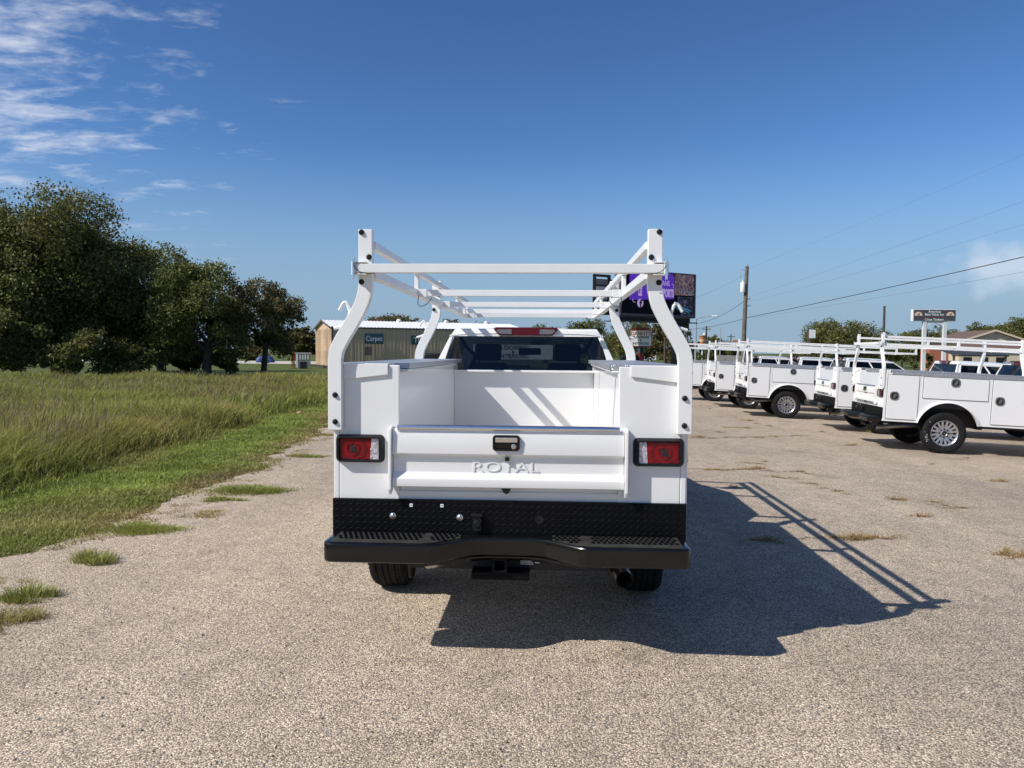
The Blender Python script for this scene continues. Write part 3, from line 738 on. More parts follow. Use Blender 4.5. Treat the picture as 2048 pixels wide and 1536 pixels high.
        # tread blocks
        for k in range(64):
            a = 2 * PI * k / 64
            for s in (-1, 1):
                y, z = math.cos(a), math.sin(a); t_ = Vector((0, -z, y)); rr = Vector((0, y, z))
                c0 = [Vector((s * q, 0, 0)) + rr * e + t_ * h for q, e, h in ((0.082, 0.416, -0.012), (0.122, 0.392, -0.012), (0.122, 0.392, 0.012), (0.082, 0.416, 0.012))]
                c1 = [p + rr * 0.006 + Vector((s * 0.002, 0, 0)) for p in c0]
                b.hexa(c0, c1)
        link('tyre', b.mesh('tyre', RUBBER, sharp=30), W)
        # rim: barrel, dark well, eight twin spokes, hub, nuts (faces +x)
        b = MB(); b.lathe([(0.262, -0.10), (0.255, -0.09), (0.225, -0.02), (0.225, 0.06), (0.245, 0.098), (0.263, 0.108), (0.270, 0.104), (0.268, 0.09)], 'x', (0, 0, 0), 48)
        rm = link('rim', b.mesh('rim', ALLOY, sharp=45), W)
        b = MB(); b.lathe([(0.0, 0.035), (0.15, 0.035), (0.224, 0.0), (0.224, -0.05), (0.0, -0.05)], 'x', (0, 0, 0), 32); link('brake_drum', b.mesh('brake_drum', DARK), rm)
        for k in range(8):
            a = 2 * PI * (k + 0.5) / 8
            er = Vector((0, math.cos(a), math.sin(a))); et = Vector((0, -math.sin(a), math.cos(a))); ex = Vector((1, 0, 0))
            b = MB()
            def blk(r0, r1, w0, w1, x0, x1, off0=0, off1=0, th=0.03):
                top = [er * r0 + et * (off0 - w0) + ex * x0, er * r1 + et * (off1 - w1) + ex * x1, er * r1 + et * (off1 + w1) + ex * x1, er * r0 + et * (off0 + w0) + ex * x0]
                b.hexa([p - ex * th for p in top], top)
            blk(0.07, 0.165, 0.036, 0.056, 0.078, 0.088)
            blk(0.155, 0.248, 0.020, 0.026, 0.088, 0.097, 0.030, 0.048)
            blk(0.155, 0.248, 0.020, 0.026, 0.088, 0.097, -0.030, -0.048)
            link('spoke', b.mesh('spoke', ALLOY, 0.006), rm)
        b = MB(); b.cm = 0; b.lathe([(0.105, 0.05), (0.10, 0.078), (0.062, 0.082), (0.058, 0.10), (0.050, 0.104), (0.046, 0.100)], 'x', (0, 0, 0), 24)
        b.cm = 1; b.lathe([(0.047, 0.100), (0.03, 0.106), (0.0, 0.107)], 'x', (0, 0, 0), 20)
        for k in range(8):
            a = 2 * PI * k / 8; b.lathe([(0.017, 0.06), (0.017, 0.094), (0.010, 0.100), (0.0, 0.101)], 'x', (0, 0.090 * math.cos(a), 0.083 * math.sin(a)), 6)
        b.cm = 2; b.prism([(-0.022, -0.006), (-0.008, -0.006), (-0.005, -0.010), (0.01, -0.010), (0.008, -0.005), (0.022, -0.005), (0.018, 0.006), (0.005, 0.006), (0.003, 0.011), (-0.011, 0.011), (-0.009, 0.006), (-0.019, 0.006)], 'x', 0.106, 0.109)
        link('hub_cap', b.mesh('hub_cap', [ALLOY, BLACK_GLOSS, STEEL], sharp=40), rm)
        return W
    W0 = make_wheel(); W0.location = (0.905, 1.22, 0.418)
    for (x, y, rz) in ((-0.905, 1.22, PI), (0.90, 5.35, 0), (-0.90, 5.35, PI)):
        c = copy_tree(W0, T); c.location = (x, y, 0.418); c.rotation_euler = (0.35 if y > 3 else 0.9, 0, rz)
    # --- cab
    b = MB()
    b.box(-0.985, 0.985, 2.83, 5.0, 0.62, 1.44)
    hexb = [(-0.97, 5.0, 0.62), (0.97, 5.0, 0.62), (0.97, 6.55, 0.62), (-0.97, 6.55, 0.62)]
    b.hexa(hexb, [(-0.95, 5.0, 1.43), (0.95, 5.0, 1.43), (0.90, 6.45, 1.28), (-0.90, 6.45, 1.28)])
    CB = link('cab', b.mesh('cab', WHITE, 0.05, seg=3), T)
    zb, zt, yb, yt, yfb, yft = 1.445, 1.895, 2.86, 3.00, 5.02, 4.35
    xb, xt = 0.945, 0.735
    def lerp3(A, B_, t): return tuple(A[i] + (B_[i] - A[i]) * t for i in range(3))
    def bil(c, u, v): return lerp3(lerp3(c[0], c[1], u), lerp3(c[3], c[2], u), v)
    rear = [(-xb, yb, zb), (xb, yb, zb), (xt, yt, zt), (-xt, yt, zt)]
    front = [(-xb, yfb, zb), (xb, yfb, zb), (xt, yft, zt), (-xt, yft, zt)]
    rin = [(-0.825, 2.873, 1.49), (0.825, 2.873, 1.49), (0.712, 2.985, 1.885), (-0.712, 2.985, 1.885)]
    b = MB(); b.ring(rear, rin, (0, 0.05, 0))
    fin = [bil(front, u, v) for u, v in ((0.07, 0.06), (0.93, 0.06), (0.93, 0.95), (0.07, 0.95))]
    b.ring(front, fin, (0, -0.05, 0))
    panes = []
    for s in (-1, 1):
        sd_ = [(s * xb, yb, zb), (s * xb, yfb, zb), (s * xt, yft, zt), (s * xt, yt, zt)]
        cuts = [0.0, 0.46, 1.0]
        for i in range(2):
            u0, u1 = cuts[i], cuts[i + 1]
            o4 = [bil(sd_, u, v) for u, v in ((u0, 0), (u1, 0), (u1, 1), (u0, 1))]
            i0, i1 = (0.13 if i == 0 else 0.02), (0.03 if i == 0 else 0.06)
            ii = [bil(o4, u, v) for u, v in ((i0, 0.04), (1 - i1, 0.04), (1 - i1, 0.93), (i0, 0.93))]
            b.ring(o4, ii, (-s * 0.05, 0, 0)); panes.append(ii)
    link('cab_frame', b.mesh('cab_frame', WHITE, 0.004), CB)
    # roof: crowned skin with shallow ridges
    v = []; nx, ny = 16, 8
    for j in range(ny + 1):
        for i in range(nx + 1):
            u = i / nx * 2 - 1; t_ = j / ny
            y = 2.985 + (4.37 - 2.985) * t_
            e = max(abs(u), 0) ; edge = 1 - abs(u) ** 5; ey = 1 - abs(2 * t_ - 1) ** 6
            rdg = 0.010 if (0.18 < abs(u) < 0.55 and 0.1 < t_ < 0.9) else 0
            v.append((u * 0.748, y, 1.885 + 0.085 * edge * (0.35 + 0.65 * ey) + rdg))
    f = [(j * (nx + 1) + i, j * (nx + 1) + i + 1, (j + 1) * (nx + 1) + i + 1, (j + 1) * (nx + 1) + i) for j in range(ny) for i in range(nx)]
    b = MB(); b.add(v, f)
    b.ring([(u[0] * 1.0, u[1], u[2]) for u in [(-0.745, 2.99, 1.885), (0.745, 2.99, 1.885), (0.745, 4.36, 1.885), (-0.745, 4.36, 1.885)]], [(-0.6, 3.1, 1.88), (0.6, 3.1, 1.88), (0.6, 4.25, 1.88), (-0.6, 4.25, 1.88)], (0, 0, 0.012))
    link('roof', b.mesh('roof', WHITE, sharp=40), CB)
    # header panel above the rear glass
    b = MB(); b.hexa([(-0.735, 2.988, 1.888), (0.735, 2.988, 1.888), (0.735, 3.05, 1.888), (-0.735, 3.05, 1.888)], [(-0.690, 2.998, 1.952), (0.690, 2.998, 1.952), (0.690, 3.06, 1.962), (-0.690, 3.06, 1.962)])
    link('roof_header', b.mesh('roof_header', WHITE, 0.012, seg=3), CB)
    def pane(name, q, m, off):
        b_ = MB(); o_ = Vector(off); b_.add([Vector(p) + o_ for p in q], [(0, 1, 2, 3)]); return link(name, b_.mesh(name, m, flat=True), CB)
    pane('rear_window', [bil(rin, u, v) for u, v in ((-.01, -.03), (1.01, -.03), (1.01, 1.03), (-.01, 1.03))], GLASS, (0, 0.012, 0))
    pane('windshield', fin, GLASS_CLEAR, (0, -0.02, 0))
    for ii in panes: pane('side_window', ii, GLASS, ((-0.02 if ii[0][0] > 0 else 0.02), 0, 0))
    b = MB(); b.box(-0.80, 0.80, 3.35, 3.42, 0.9, 1.40); b.box(-0.85, 0.85, 4.55, 4.95, 1.30, 1.44)
    for s in (-1, 1):
        b.hexa([(s * .42 - .25, 3.75, 1.0), (s * .42 + .25, 3.75, 1.0), (s * .42 + .25, 3.9, 1.0), (s * .42 - .25, 3.9, 1.0)], [(s * .42 - .2, 3.62, 1.62), (s * .42 + .2, 3.62, 1.62), (s * .42 + .2, 3.74, 1.62), (s * .42 - .2, 3.74, 1.62)])
        b.box(s * .42 - .14, s * .42 + .14, 3.6, 3.69, 1.64, 1.82)
    for x in (-0.5, 0, 0.5): b.box(x - .13, x + .13, 3.28, 3.36, 1.42, 1.56)
    link('seats', b.mesh('seats', SEAT, 0.03), CB)
    for s in (-1, 1):
        b = MB(); b.tube(curve_pts([(s * 0.66, 3.2, 1.88), (s * 0.60, 3.2, 1.78), (s * 0.52, 3.2, 1.70), (s * 0.54, 3.2, 1.60), (s * 0.62, 3.2, 1.50)], 5), 0.018, 6); link('seat_belt', b.mesh('seat_belt', SEAT), CB)
    b = MB(); b.box(-0.13, 0.13, 4.4, 4.44, 1.70, 1.78); link('rearview_mirror', b.mesh('rearview_mirror', SEAT, 0.02), CB)
    b = MB(); b.prism([(-0.312, 1.962), (-0.302, 1.938), (-0.255, 1.892), (0.255, 1.892), (0.302, 1.938), (0.312, 1.962), (0.29, 1.972), (-0.29, 1.972)], 'y', 2.955, 3.01); bl = link('brake_light', b.mesh('brake_light', DARKRED, 0.006), CB)
    for s in (-1, 1):
        b = MB(); b.prism([(s * 0.27, 1.952), (s * 0.285, 1.936), (s * 0.245, 1.903), (s * 0.135, 1.903), (s * 0.135, 1.952)], 'y', 2.949, 2.96); link('cargo_lamp', b.mesh('cargo_lamp', SILVERLENS, 0.003), T)
    for s in (-1, 1):
        b = MB(); b.prism(rrect(s * 1.20 - 0.12, s * 1.20 + 0.12, 1.44, 1.71, 0.05), 'y', 4.80, 4.90); b.box(min(s * .95, s * 1.1), max(s * .95, s * 1.1), 4.83, 4.87, 1.47, 1.53); link('door_mirror', b.mesh('door_mirror', BLACK_PLASTIC, 0.02), CB)
        b = MB()
        for (y0, y1) in ((2.95, 3.86), (3.90, 4.92)):
            b.box(min(s * .986, s * .990), max(s * .986, s * .990), y0, y1, 0.72, 1.40)
        link('cab_door', b.mesh('cab_door', WHITE, 0.001), CB)
        for y in (3.1, 4.05):
            b = MB(); b.box(min(s * .991, s * 1.015), max(s * .991, s * 1.015), y, y + 0.2, 1.22, 1.25); link('door_handle', b.mesh('door_handle', WHITE, 0.006), CB)
    return T

YAW = R(2.9)
TR = make_truck('white utility truck seen from behind in the middle of the lot, tailgate lettered ROYAL', 'white utility trucks on the gravel lot')
TR.location = (-0.02, 4.3, 0.012); TR.rotation_euler = (0, 0, -YAW)
others = [
    # corner of the body on the near side: x, y, heading, skip rack
    (7.60, 15.4, 8.5, (), 'nearest white utility truck of the parked side row, its front cut by the picture edge'),
    (8.30, 19.3, 8.0, ('ladder_rack',), 'parked white utility truck without any ladder rack, between two racked trucks'),
    (7.27, 23.3, 7.5, (), 'parked white utility truck with rack, third from the picture edge, whole rear wheel showing'),
    (7.33, 27.2, 7.0, (), 'parked white utility truck with rack, fourth from the picture edge, tail just past the third'),
    (7.18, 31.2, 7.0, (), 'farthest parked white utility truck of the side row, next to the big truck in front'),
]
for (x, y, a, skip, lab) in others:
    c = copy_tree(TR, None, skip)
    c['label'] = lab
    hd = R(-90 - a)
    # near side rear corner is local (1.03, 0)
    ox, oy = 1.03 * math.cos(hd), 1.03 * math.sin(hd)
    px, py = x - ox, y - oy
    slope = math.atan2(gz(x + 3) - gz(x), 3.0)
    c.rotation_mode = 'XYZ'
    c.rotation_euler = (slope, 0, hd)      # nose falls with the ground
    c.location = (px, py, gz(x) + 0.012)

    if y == 15.4:
        wh = [q for q in c.children if q.name.startswith('wheel') and abs(q.location.y - 1.22) < .01 and q.location.x > 0][0]
        b = MB()
        for st in (((-.315, .235), (-.285, .208)), ((-.392, .012), (-.378, .004)), ((-.352, -.03), (-.325, -.05)), ((-.345, -.05), (-.345, -.075)), ((-.372, -.07), (-.366, -.105)), ((-.366, -.105), (-.33, -.085)), ((-.36, -.12), (-.325, -.105)), ((-.35, -.15), (-.30, -.14)), ((-.34, -.185), (-.31, -.17)), ((-.34, -.19), (-.345, -.17))):
            b.tube([(0.1275, *st[0]), (0.1275, *st[1])], 0.005, 4)
        link('chalk_mark', b.mesh('chalk_mark', mat('chalk', (0.45, 0.45, 0.44), 0.9)), wh)
        tag(wh.children[-1], kind='stuff')

# ------------------------------------------------------------------ metal shop building
TAN = mat('tan wall sheet', (0.62, 0.43, 0.27), 0.55, var=0.06, vscale=1.5)
TRIM = mat('dark bronze trim', (0.05, 0.04, 0.034), 0.5)
ROOFW = mat('white roof sheet', (0.70, 0.70, 0.68), 0.45, var=0.06, vscale=2)
SIGNBLUE = mat('faded teal sign', (0.055, 0.115, 0.135), 0.6, var=0.3, vscale=4)
SIGNTEAL = mat('dark teal sign', (0.022, 0.085, 0.085), 0.55, var=0.15, vscale=4)
VENTM = mat('grey louvre', (0.13, 0.135, 0.14), 0.6)
CONC = mat('concrete', (0.33, 0.31, 0.28), 0.9, var=0.2, vscale=2)
PHI = R(24)
BO = Vector((-16.45, 68.6, 0))
bld = thing('metal_building', 'long tan ribbed metal building with white roof beyond the tall grass', 'building', BO, PHI)
LEN, WID, EAVE, RIDGE = 20, 9, 3.86, 4.62
def rib_profile(w_, d=0.010):
    pts = [0.0]; out = [(0.0, 0.0)]
    k = 3
    for i in range(k):
        c = (i + 0.5) * w_ / k
        out += [(c - 0.075, 0.0), (c - 0.035, -d), (c + 0.035, -d), (c + 0.075, 0.0)]
    out.append((w_, 0.0)); return out
def wall_panel(w_, zb, zt0, zt1):
    p = rib_profile(w_ - 0.012); v = []
    for x, y in p: v += [(x, y, zb), (x, y, zt0 + (zt1 - zt0) * x / w_)]
    n = len(p)
    f = [(2 * i, 2 * i + 2, 2 * i + 3, 2 * i + 1) for i in range(n - 1)]
    b_ = MB(); b_.add(v, f); return b_
b = MB(); b.box(0, LEN, 0.03, WID - 0.03, 0.0, EAVE - 0.05); b.prism([(0.03, EAVE - 0.05), (WID / 2, RIDGE - 0.08), (WID - 0.03, EAVE - 0.05)], 'x', 0.03, LEN - 0.03)
link('wall_core', b.mesh('wall_core', TRIM), bld)
me = wall_panel(1.0, 0.36, EAVE, EAVE).mesh('wall_panel', TAN, sharp=20)
for i in range(LEN):
    link('wall_panel', me, bld, (i + 0.006, 0, 0))
for i in range(WID):
    z0 = EAVE + (RIDGE - EAVE) * (1 - abs(i - WID / 2) / (WID / 2)); z1 = EAVE + (RIDGE - EAVE) * (1 - abs(i + 1 - WID / 2) / (WID / 2))
    if i == 4: z0 = z1 = RIDGE - 0.05
    me2 = wall_panel(1.0, 0.30, z1, z0).mesh('wall_panel', TAN, sharp=20)
    o = link('wall_panel', me2, bld, (0, i + 1, 0)); o.rotation_euler = (0, 0, R(-90))
b = MB(); b.box(-0.06, 0.05, -0.06, 0.05, 0.2, EAVE); link('corner_trim', b.mesh('corner_trim', TRIM), bld)
b = MB(); b.box(-0.05, LEN, -0.045, 0.0, EAVE - 0.10, EAVE - 0.02); link('gutter', b.mesh('gutter', TRIM), bld)
b = MB(); b.box(-0.03, LEN, -0.03, 0.03, 0.0, 0.36); link('base_shade_band', b.mesh('base_shade_band', TRIM), bld)  # dark strip standing in for the shade along the foundation
sl = math.hypot(WID / 2 + 0.25, RIDGE - EAVE + 0.04)
p = rib_profile(0.99, 0.045); v = []
for x, y in p: v += [(x, -0.06, EAVE - y + 0.03), (x, WID / 2, RIDGE - y + 0.04)]
b = MB(); b.add(v, [(2 * i, 2 * i + 2, 2 * i + 3, 2 * i + 1) for i in range(len(p) - 1)]); rp = b.mesh('roof_panel', ROOFW, sharp=20)
v = []
for x, y in p: v += [(x, WID + 0.25, EAVE - y), (x, WID / 2, RIDGE - y + 0.04)]
b = MB(); b.add(v, [(2 * i, 2 * i + 2, 2 * i + 3, 2 * i + 1) for i in range(len(p) - 1)]); rp2 = b.mesh('roof_panel', ROOFW, sharp=20)
for i in range(LEN):
    link('roof_panel', rp, bld, (i - 0.2, 0, 0)); link('roof_panel', rp2, bld, (i - 0.2, 0, 0))
b = MB(); b.prism([(-0.08, EAVE + 0.05), (-0.08, EAVE - 0.07), (WID / 2, RIDGE - 0.06), (WID + 0.28, EAVE - 0.10), (WID + 0.28, EAVE + 0.02), (WID / 2, RIDGE + 0.10)], 'x', -0.26, -0.20)
link('rake_trim', b.mesh('rake_trim', mat('grey rake trim', (0.12, 0.105, 0.09), 0.5)), bld)
for x in (7.5, 12.5, 17):
    b = MB(); b.lathe([(0.0, 0.32), (0.18, 0.26), (0.28, 0.12), (0.28, 0.0)], 'z', (x, WID / 2, RIDGE + 0.02), 14); link('roof_vent', b.mesh('roof_vent', ROOFW), bld)
b = MB(); b.ring([(2.95, -0.05, 1.32), (3.65, -0.05, 1.32), (3.65, -0.05, 2.10), (2.95, -0.05, 2.10)], [(3.0, -0.05, 1.37), (3.6, -0.05, 1.37), (3.6, -0.05, 2.05), (3.0, -0.05, 2.05)], (0, -0.05, 0))
for k in range(7): b.hexa([(3.0, -0.045, 1.38 + k * .095), (3.6, -0.045, 1.38 + k * .095), (3.6, -0.085, 1.38 + k * .095), (3.0, -0.085, 1.38 + k * .095)], [(3.0, -0.04, 1.44 + k * .095), (3.6, -0.04, 1.44 + k * .095), (3.6, -0.05, 1.44 + k * .095), (3.0, -0.05, 1.44 + k * .095)])
link('wall_vent', b.mesh('wall_vent', VENTM), bld)
def onwall(t, z, out=0.06):
    c, s = math.cos(PHI), math.sin(PHI)
    return BO + Vector((c * t + s * out, s * t - c * out, z))
def wall_sign(name, label, t, z, wd, ht, m, s, size, sx):
    g = thing(name, label, 'sign', onwall(t, z), PHI)
    b_ = MB(); b_.box(-wd / 2, wd / 2, -0.05, 0.0, -ht / 2, ht / 2); link('sign_board', b_.mesh('sign_board', m, 0.01), g)
    link('lettering', text_mesh('lettering', s, size, INK_WHITE, 0.002, 0.012, sx=sx), g, (0, -0.056, -0.02))
    return g
wall_sign('wall_sign', 'faded teal wall sign reading Carpet on the tan metal building', 3.85, 2.86, 1.78, 0.98, SIGNBLUE, 'Carpet', 0.66, 0.82)
wall_sign('wall_sign', 'dark teal wall sign reading TILE on the tan metal building', 8.3, 2.77, 1.78, 0.86, SIGNTEAL, 'TILE', 0.72, 0.95)

# clutter by the gable end
ut = thing('utility_shed', 'small white and teal shed with a red end beside the tan gable wall', 'shed', (-19.9, 71.0, 0), R(12))
b = MB(); b.box(-0.55, 0.75, 0, 1.0, 0.1, 1.42); link('shed_wall', b.mesh('shed_wall', mat('teal grey sheet', (0.20, 0.25, 0.25), 0.6), 0.01), ut)
b = MB(); b.box(-0.60, 0.80, -0.05, 1.05, 1.421, 1.48); link('roof', b.mesh('roof', ROOFW, 0.01), ut)
b = MB(); b.box(-0.545, -0.35, -0.03, -0.002, 0.1, 1.41); link('corner_post', b.mesh('corner_post', INK_WHITE), ut)
for k in range(4):
    b = MB(); b.box(-0.22 + k * 0.24, -0.10 + k * 0.24, -0.02, -0.002, 0.85, 1.38); link('panel', b.mesh('panel', ROOFW), ut)
b = MB(); b.box(-0.75, -0.61, 0.1, 0.9, 0.75, 1.40); link('end_panel', b.mesh('end_panel', mat('red panel', (0.30, 0.03, 0.03), 0.5)), ut)
b = MB(); b.hexa([(-1.1, -0.1, 0.0), (-0.65, -0.1, 0.0), (-0.65, 0.5, 0.0), (-1.1, 0.5, 0.0)], [(-0.85, 0.0, 0.72), (-0.66, 0.0, 0.74), (-0.66, 0.4, 0.74), (-0.85, 0.4, 0.72)])
o = b.build('loader_bucket', mat('worn yellow paint', (0.20, 0.14, 0.05), 0.7, var=0.5, vscale=4), None, 0.03); o.location = ut.location; o.rotation_euler = ut.rotation_euler
tag(o, 'worn yellow and brown equipment leaning on the small shed', 'equipment')
ac = thing('air_conditioner', 'dark air conditioning unit standing before the small teal shed', 'air conditioner', (-19.45, 69.9, 0), R(10))
b = MB(); b.box(-0.36, 0.36, -0.3, 0.36, 0.02, 0.72); link('casing', b.mesh('casing', VENTM, 0.03), ac)
b = MB()
for k in range(7): b.box(-0.30, 0.30, -0.315, -0.301, 0.10 + k * 0.085, 0.15 + k * 0.085)
link('grille', b.mesh('grille', DARK), ac); tag(ac.children[1], kind='stuff')
b = MB(); b.lathe([(0.0, 0.05), (0.22, 0.04), (0.26, 0.0)], 'z', (0, 0.03, 0.72), 16); link('fan_guard', b.mesh('fan_guard', BLACK_PLASTIC), ac)
tp = thing('covered_boat', 'small trailer load under a blue tarp beyond the pale drive', 'tarp load', (-32.0, 97.0, 0), R(8))
b = MB(); nx = 14; v = []
for i in range(nx + 1):
    u = i / nx; hh = 0.95 * (math.sin(PI * min(1, u * 0.92 + 0.06)) ** 0.45) + 0.05 * math.sin(9 * u)
    for j in range(9):
        a = PI * j / 8; v.append((-1.0 + 2.2 * u, -0.6 * math.cos(a) * (1 + 0.05 * math.sin(11 * u)), 0.12 + hh * math.sin(a) ** 0.6))
b.add(v, [(i * 9 + j, i * 9 + j + 1, (i + 1) * 9 + j + 1, (i + 1) * 9 + j) for i in range(nx) for j in range(8)] + [tuple(range(9)), tuple(nx * 9 + j for j in range(9))])
link('tarp', b.mesh('tarp', mat('blue tarp', (0.03, 0.05, 0.17), 0.5, var=0.3, vscale=5), sharp=60), tp)
for x in (-0.2, 0.5):
    b = MB(); b.lathe([(0.0, -0.06), (0.2, -0.06), (0.2, 0.06), (0.0, 0.06)], 'y', (x, -0.55, 0.2), 14); link('wheel', b.mesh('wheel', RUBBER), tp)

# ------------------------------------------------------------------ billboard
PURPLE = mat('screen purple', (0.10, 0.02, 0.42), 0.4, emit=0.35)
SCR = mat('screen black', (0.004, 0.003, 0.009), 0.5, spec=0.1)
LILAC = mat('screen lilac', (0.62, 0.42, 0.72), 0.4, emit=0.25)
BROWN = mat('brown steel', (0.085, 0.052, 0.042), 0.6, var=0.2, vscale=2)
def crowd_mat(name, cols, scale, emit):
    m = bpy.data.materials.new(name); m.use_nodes = True; t = m.node_tree; n = t.nodes; b_ = n['Principled BSDF']
    tcn = n.new('ShaderNodeTexCoord'); vn = n.new('ShaderNodeTexVoronoi'); vn.inputs['Scale'].default_value = scale
    t.links.new(tcn.outputs['Object'], vn.inputs['Vector']); sp = n.new('ShaderNodeSeparateColor'); t.links.new(vn.outputs['Color'], sp.inputs[0])
    cr = n.new('ShaderNodeValToRGB'); t.links.new(sp.outputs[0], cr.inputs[0]); e = cr.color_ramp.elements
    e[0].color = (*cols[0][1], 1); e[0].position = cols[0][0]; e[1].color = (*cols[-1][1], 1); e[1].position = cols[-1][0]
    for p_, c_ in cols[1:-1]: x = e.new(p_); x.color = (*c_, 1)
    t.links.new(cr.outputs[0], b_.inputs['Base Color']); t.links.new(cr.outputs[0], b_.inputs['Emission Color']); b_.inputs['Emission Strength'].default_value = emit
    b_.inputs['Roughness'].default_value = 0.4
    return m
CROWD = crowd_mat('screen crowd', [(0.0, (0.03, 0.02, 0.08)), (0.35, (0.12, 0.06, 0.09)), (0.7, (0.22, 0.12, 0.10)), (1.0, (0.34, 0.22, 0.20))], 9, 0.25)
SPECK = crowd_mat('screen speckle', [(0.0, (0.004, 0.003, 0.01)), (0.72, (0.008, 0.006, 0.02)), (0.9, (0.12, 0.08, 0.16)), (1.0, (0.4, 0.3, 0.4))], 8, 0.2)
A = at(1240, 632, 57.0); B_ = at(1391, 636, 61.0)
mid = (A + B_) / 2; LB = (Vector((B_.x, B_.y)) - Vector((A.x, A.y))).length; ang = math.atan2(B_.y - A.y, B_.x - A.x)
zb_ = (A.z + B_.z) / 2; HB = 3.55; g0 = gz(mid.x)
bb = thing('billboard', 'tall roadside billboard with purple sports screen on a brown steel column', 'billboard', (mid.x, mid.y, g0), ang)
zb_ -= g0
hx = LB / 2
lx = lambda px: (px - 1315.5) / 75.5 * hx
lz = lambda py: zb_ + (634 - py) / 87 * HB
b = MB(); b.ring([(-hx, 0, zb_), (hx, 0, zb_), (hx, 0, zb_ + HB), (-hx, 0, zb_ + HB)], [(-hx + .16, 0, zb_ + .2), (hx - .16, 0, zb_ + .2), (hx - .16, 0, zb_ + HB - .10), (-hx + .16, 0, zb_ + HB - .10)], (0, 0.7, 0)); b.box(-hx + .02, hx - .02, 0.5, 0.69, zb_ + .02, zb_ + HB - .02)
link('screen_frame', b.mesh('screen_frame', mat('screen frame', (0.10, 0.075, 0.09), 0.5), 0.02), bb)
b = MB(); b.box(-hx + .161, hx - .161, 0.06, 0.3, zb_ + .201, zb_ + HB - .101); sc = link('screen', b.mesh('screen', SCR), bb)
b = MB(); b.prism([(lx(1258), lz(604)), (lx(1346), lz(598)), (lx(1346), lz(556)), (lx(1342), lz(549)), (lx(1258), lz(546))], 'y', 0.048, 0.058); link('purple_banner', b.mesh('purple_banner', PURPLE), sc)
b = MB(); b.prism([(lx(1347), lz(590)), (lx(1387.5), lz(590)), (lx(1387.5), lz(550)), (lx(1347), lz(548))], 'y', 0.05, 0.058); link('crowd_picture', b.mesh('crowd_picture', CROWD), sc)
b = MB(); b.prism([(lx(1360), lz(629)), (lx(1387), lz(629)), (lx(1387), lz(593)), (lx(1352), lz(593))], 'y', 0.05, 0.058); link('crowd_picture', b.mesh('crowd_picture', SPECK), sc)
BLUEL = mat('screen blue light', (0.05, 0.30, 0.42), 0.4, emit=0.2)
for (x0, z0, x1, z1, t_) in ((1350, 612, 1378, 624, .10), (1356, 611, 1382, 621, .08), (1348, 614, 1370, 626, .06), (1360, 578, 1388, 588, .06)):
    b = MB(); b.prism([(lx(x0), lz(z0)), (lx(x1), lz(z1)), (lx(x1), lz(z1) + t_), (lx(x0), lz(z0) + t_)], 'y', 0.044, 0.049); link('light_streak', b.mesh('light_streak', BLUEL), sc)
def btext(s, size, px, py, bold=0.02, sx=1.0, name='lettering'):
    o_ = link(name, text_mesh(name, s, size, LILAC, 0.002, bold, 'RIGHT', sx), sc, (lx(px), 0.040, lz(py))); return o_
btext('FANS', 0.56, 1336.5, 569, 0.012, 0.75); btext('SPORTS', 0.82, 1345.5, 588, 0.05, 0.46); btext('LE', 0.82, 1282, 588, 0.05, 0.46)
# round social badge with a lower-case f
b = MB(); cxl, czl = lx(1279), lz(609); b.prism([(cxl + 0.31 * math.cos(t), czl + 0.33 * math.sin(t)) for t in [2 * PI * i / 28 for i in range(28)]], 'y', 0.046, 0.055); link('badge', b.mesh('badge', LILAC), sc)
link('badge_letter', text_mesh('badge_letter', 'f', 0.78, SCR, 0.002, 0.03), sc, (cxl + 0.04, 0.040, czl - 0.05))
b = MB(); b.tube(curve_pts([(lx(1264), 0.05, lz(601)), (lx(1265), 0.05, lz(606)), (lx(1269), 0.05, lz(608))], 4), 0.025, 5); b.tube([(lx(1320), 0.05, lz(608)), (lx(1324), 0.05, lz(602))], 0.03, 5); b.tube(curve_pts([(lx(1341), 0.05, lz(568)), (lx(1344.5), 0.05, lz(571)), (lx(1344.5), 0.05, lz(577))], 4), 0.022, 5)
link('curved_arrow', b.mesh('curved_arrow', LILAC), sc); tag(sc.children[-1], kind='stuff')
# second face set in a V behind, its frame showing past the left edge
b = MB(); b.box(lx(1216), hx - 0.6, 1.5, 1.8, zb_ + 0.1, zb_ + HB - 0.7); link('rear_face', b.mesh('rear_face', mat('grey sheet', (0.25, 0.24, 0.23), 0.6), 0.02), bb)
b = MB(); b.ring([(lx(1211), 1.44, lz(632)), (lx(1244), 1.44, lz(632)), (lx(1244), 1.44, lz(556)), (lx(1211), 1.44, lz(556))], [(lx(1217), 1.44, lz(628)), (lx(1238), 1.44, lz(628)), (lx(1238), 1.44, lz(561)), (lx(1217), 1.44, lz(561))], (0, 0.04, 0)); b.box(lx(1217), lx(1238), 1.44, 1.48, lz(578), lz(575)); link('face_frame', b.mesh('face_frame', BROWN), bb)
b = MB(); b.box(lx(1218), lx(1237), 1.42, 1.49, lz(602), lz(579)); link('rear_panel', b.mesh('rear_panel', ROOFW), bb)
b = MB(); b.box(lx(1232), hx - 0.3, -0.55, 1.4, zb_ - 0.42, zb_ - 0.36); b.box(lx(1232), hx - 0.2, 0.4, 0.7, zb_ - 0.35, zb_ - 0.02); b.box(lx(1340), hx - 0.4, 0.3, 1.3, zb_ - 0.9, zb_ - 0.43)
link('walkway', b.mesh('walkway', mat('dark steel', (0.02, 0.018, 0.02), 0.6)), bb)
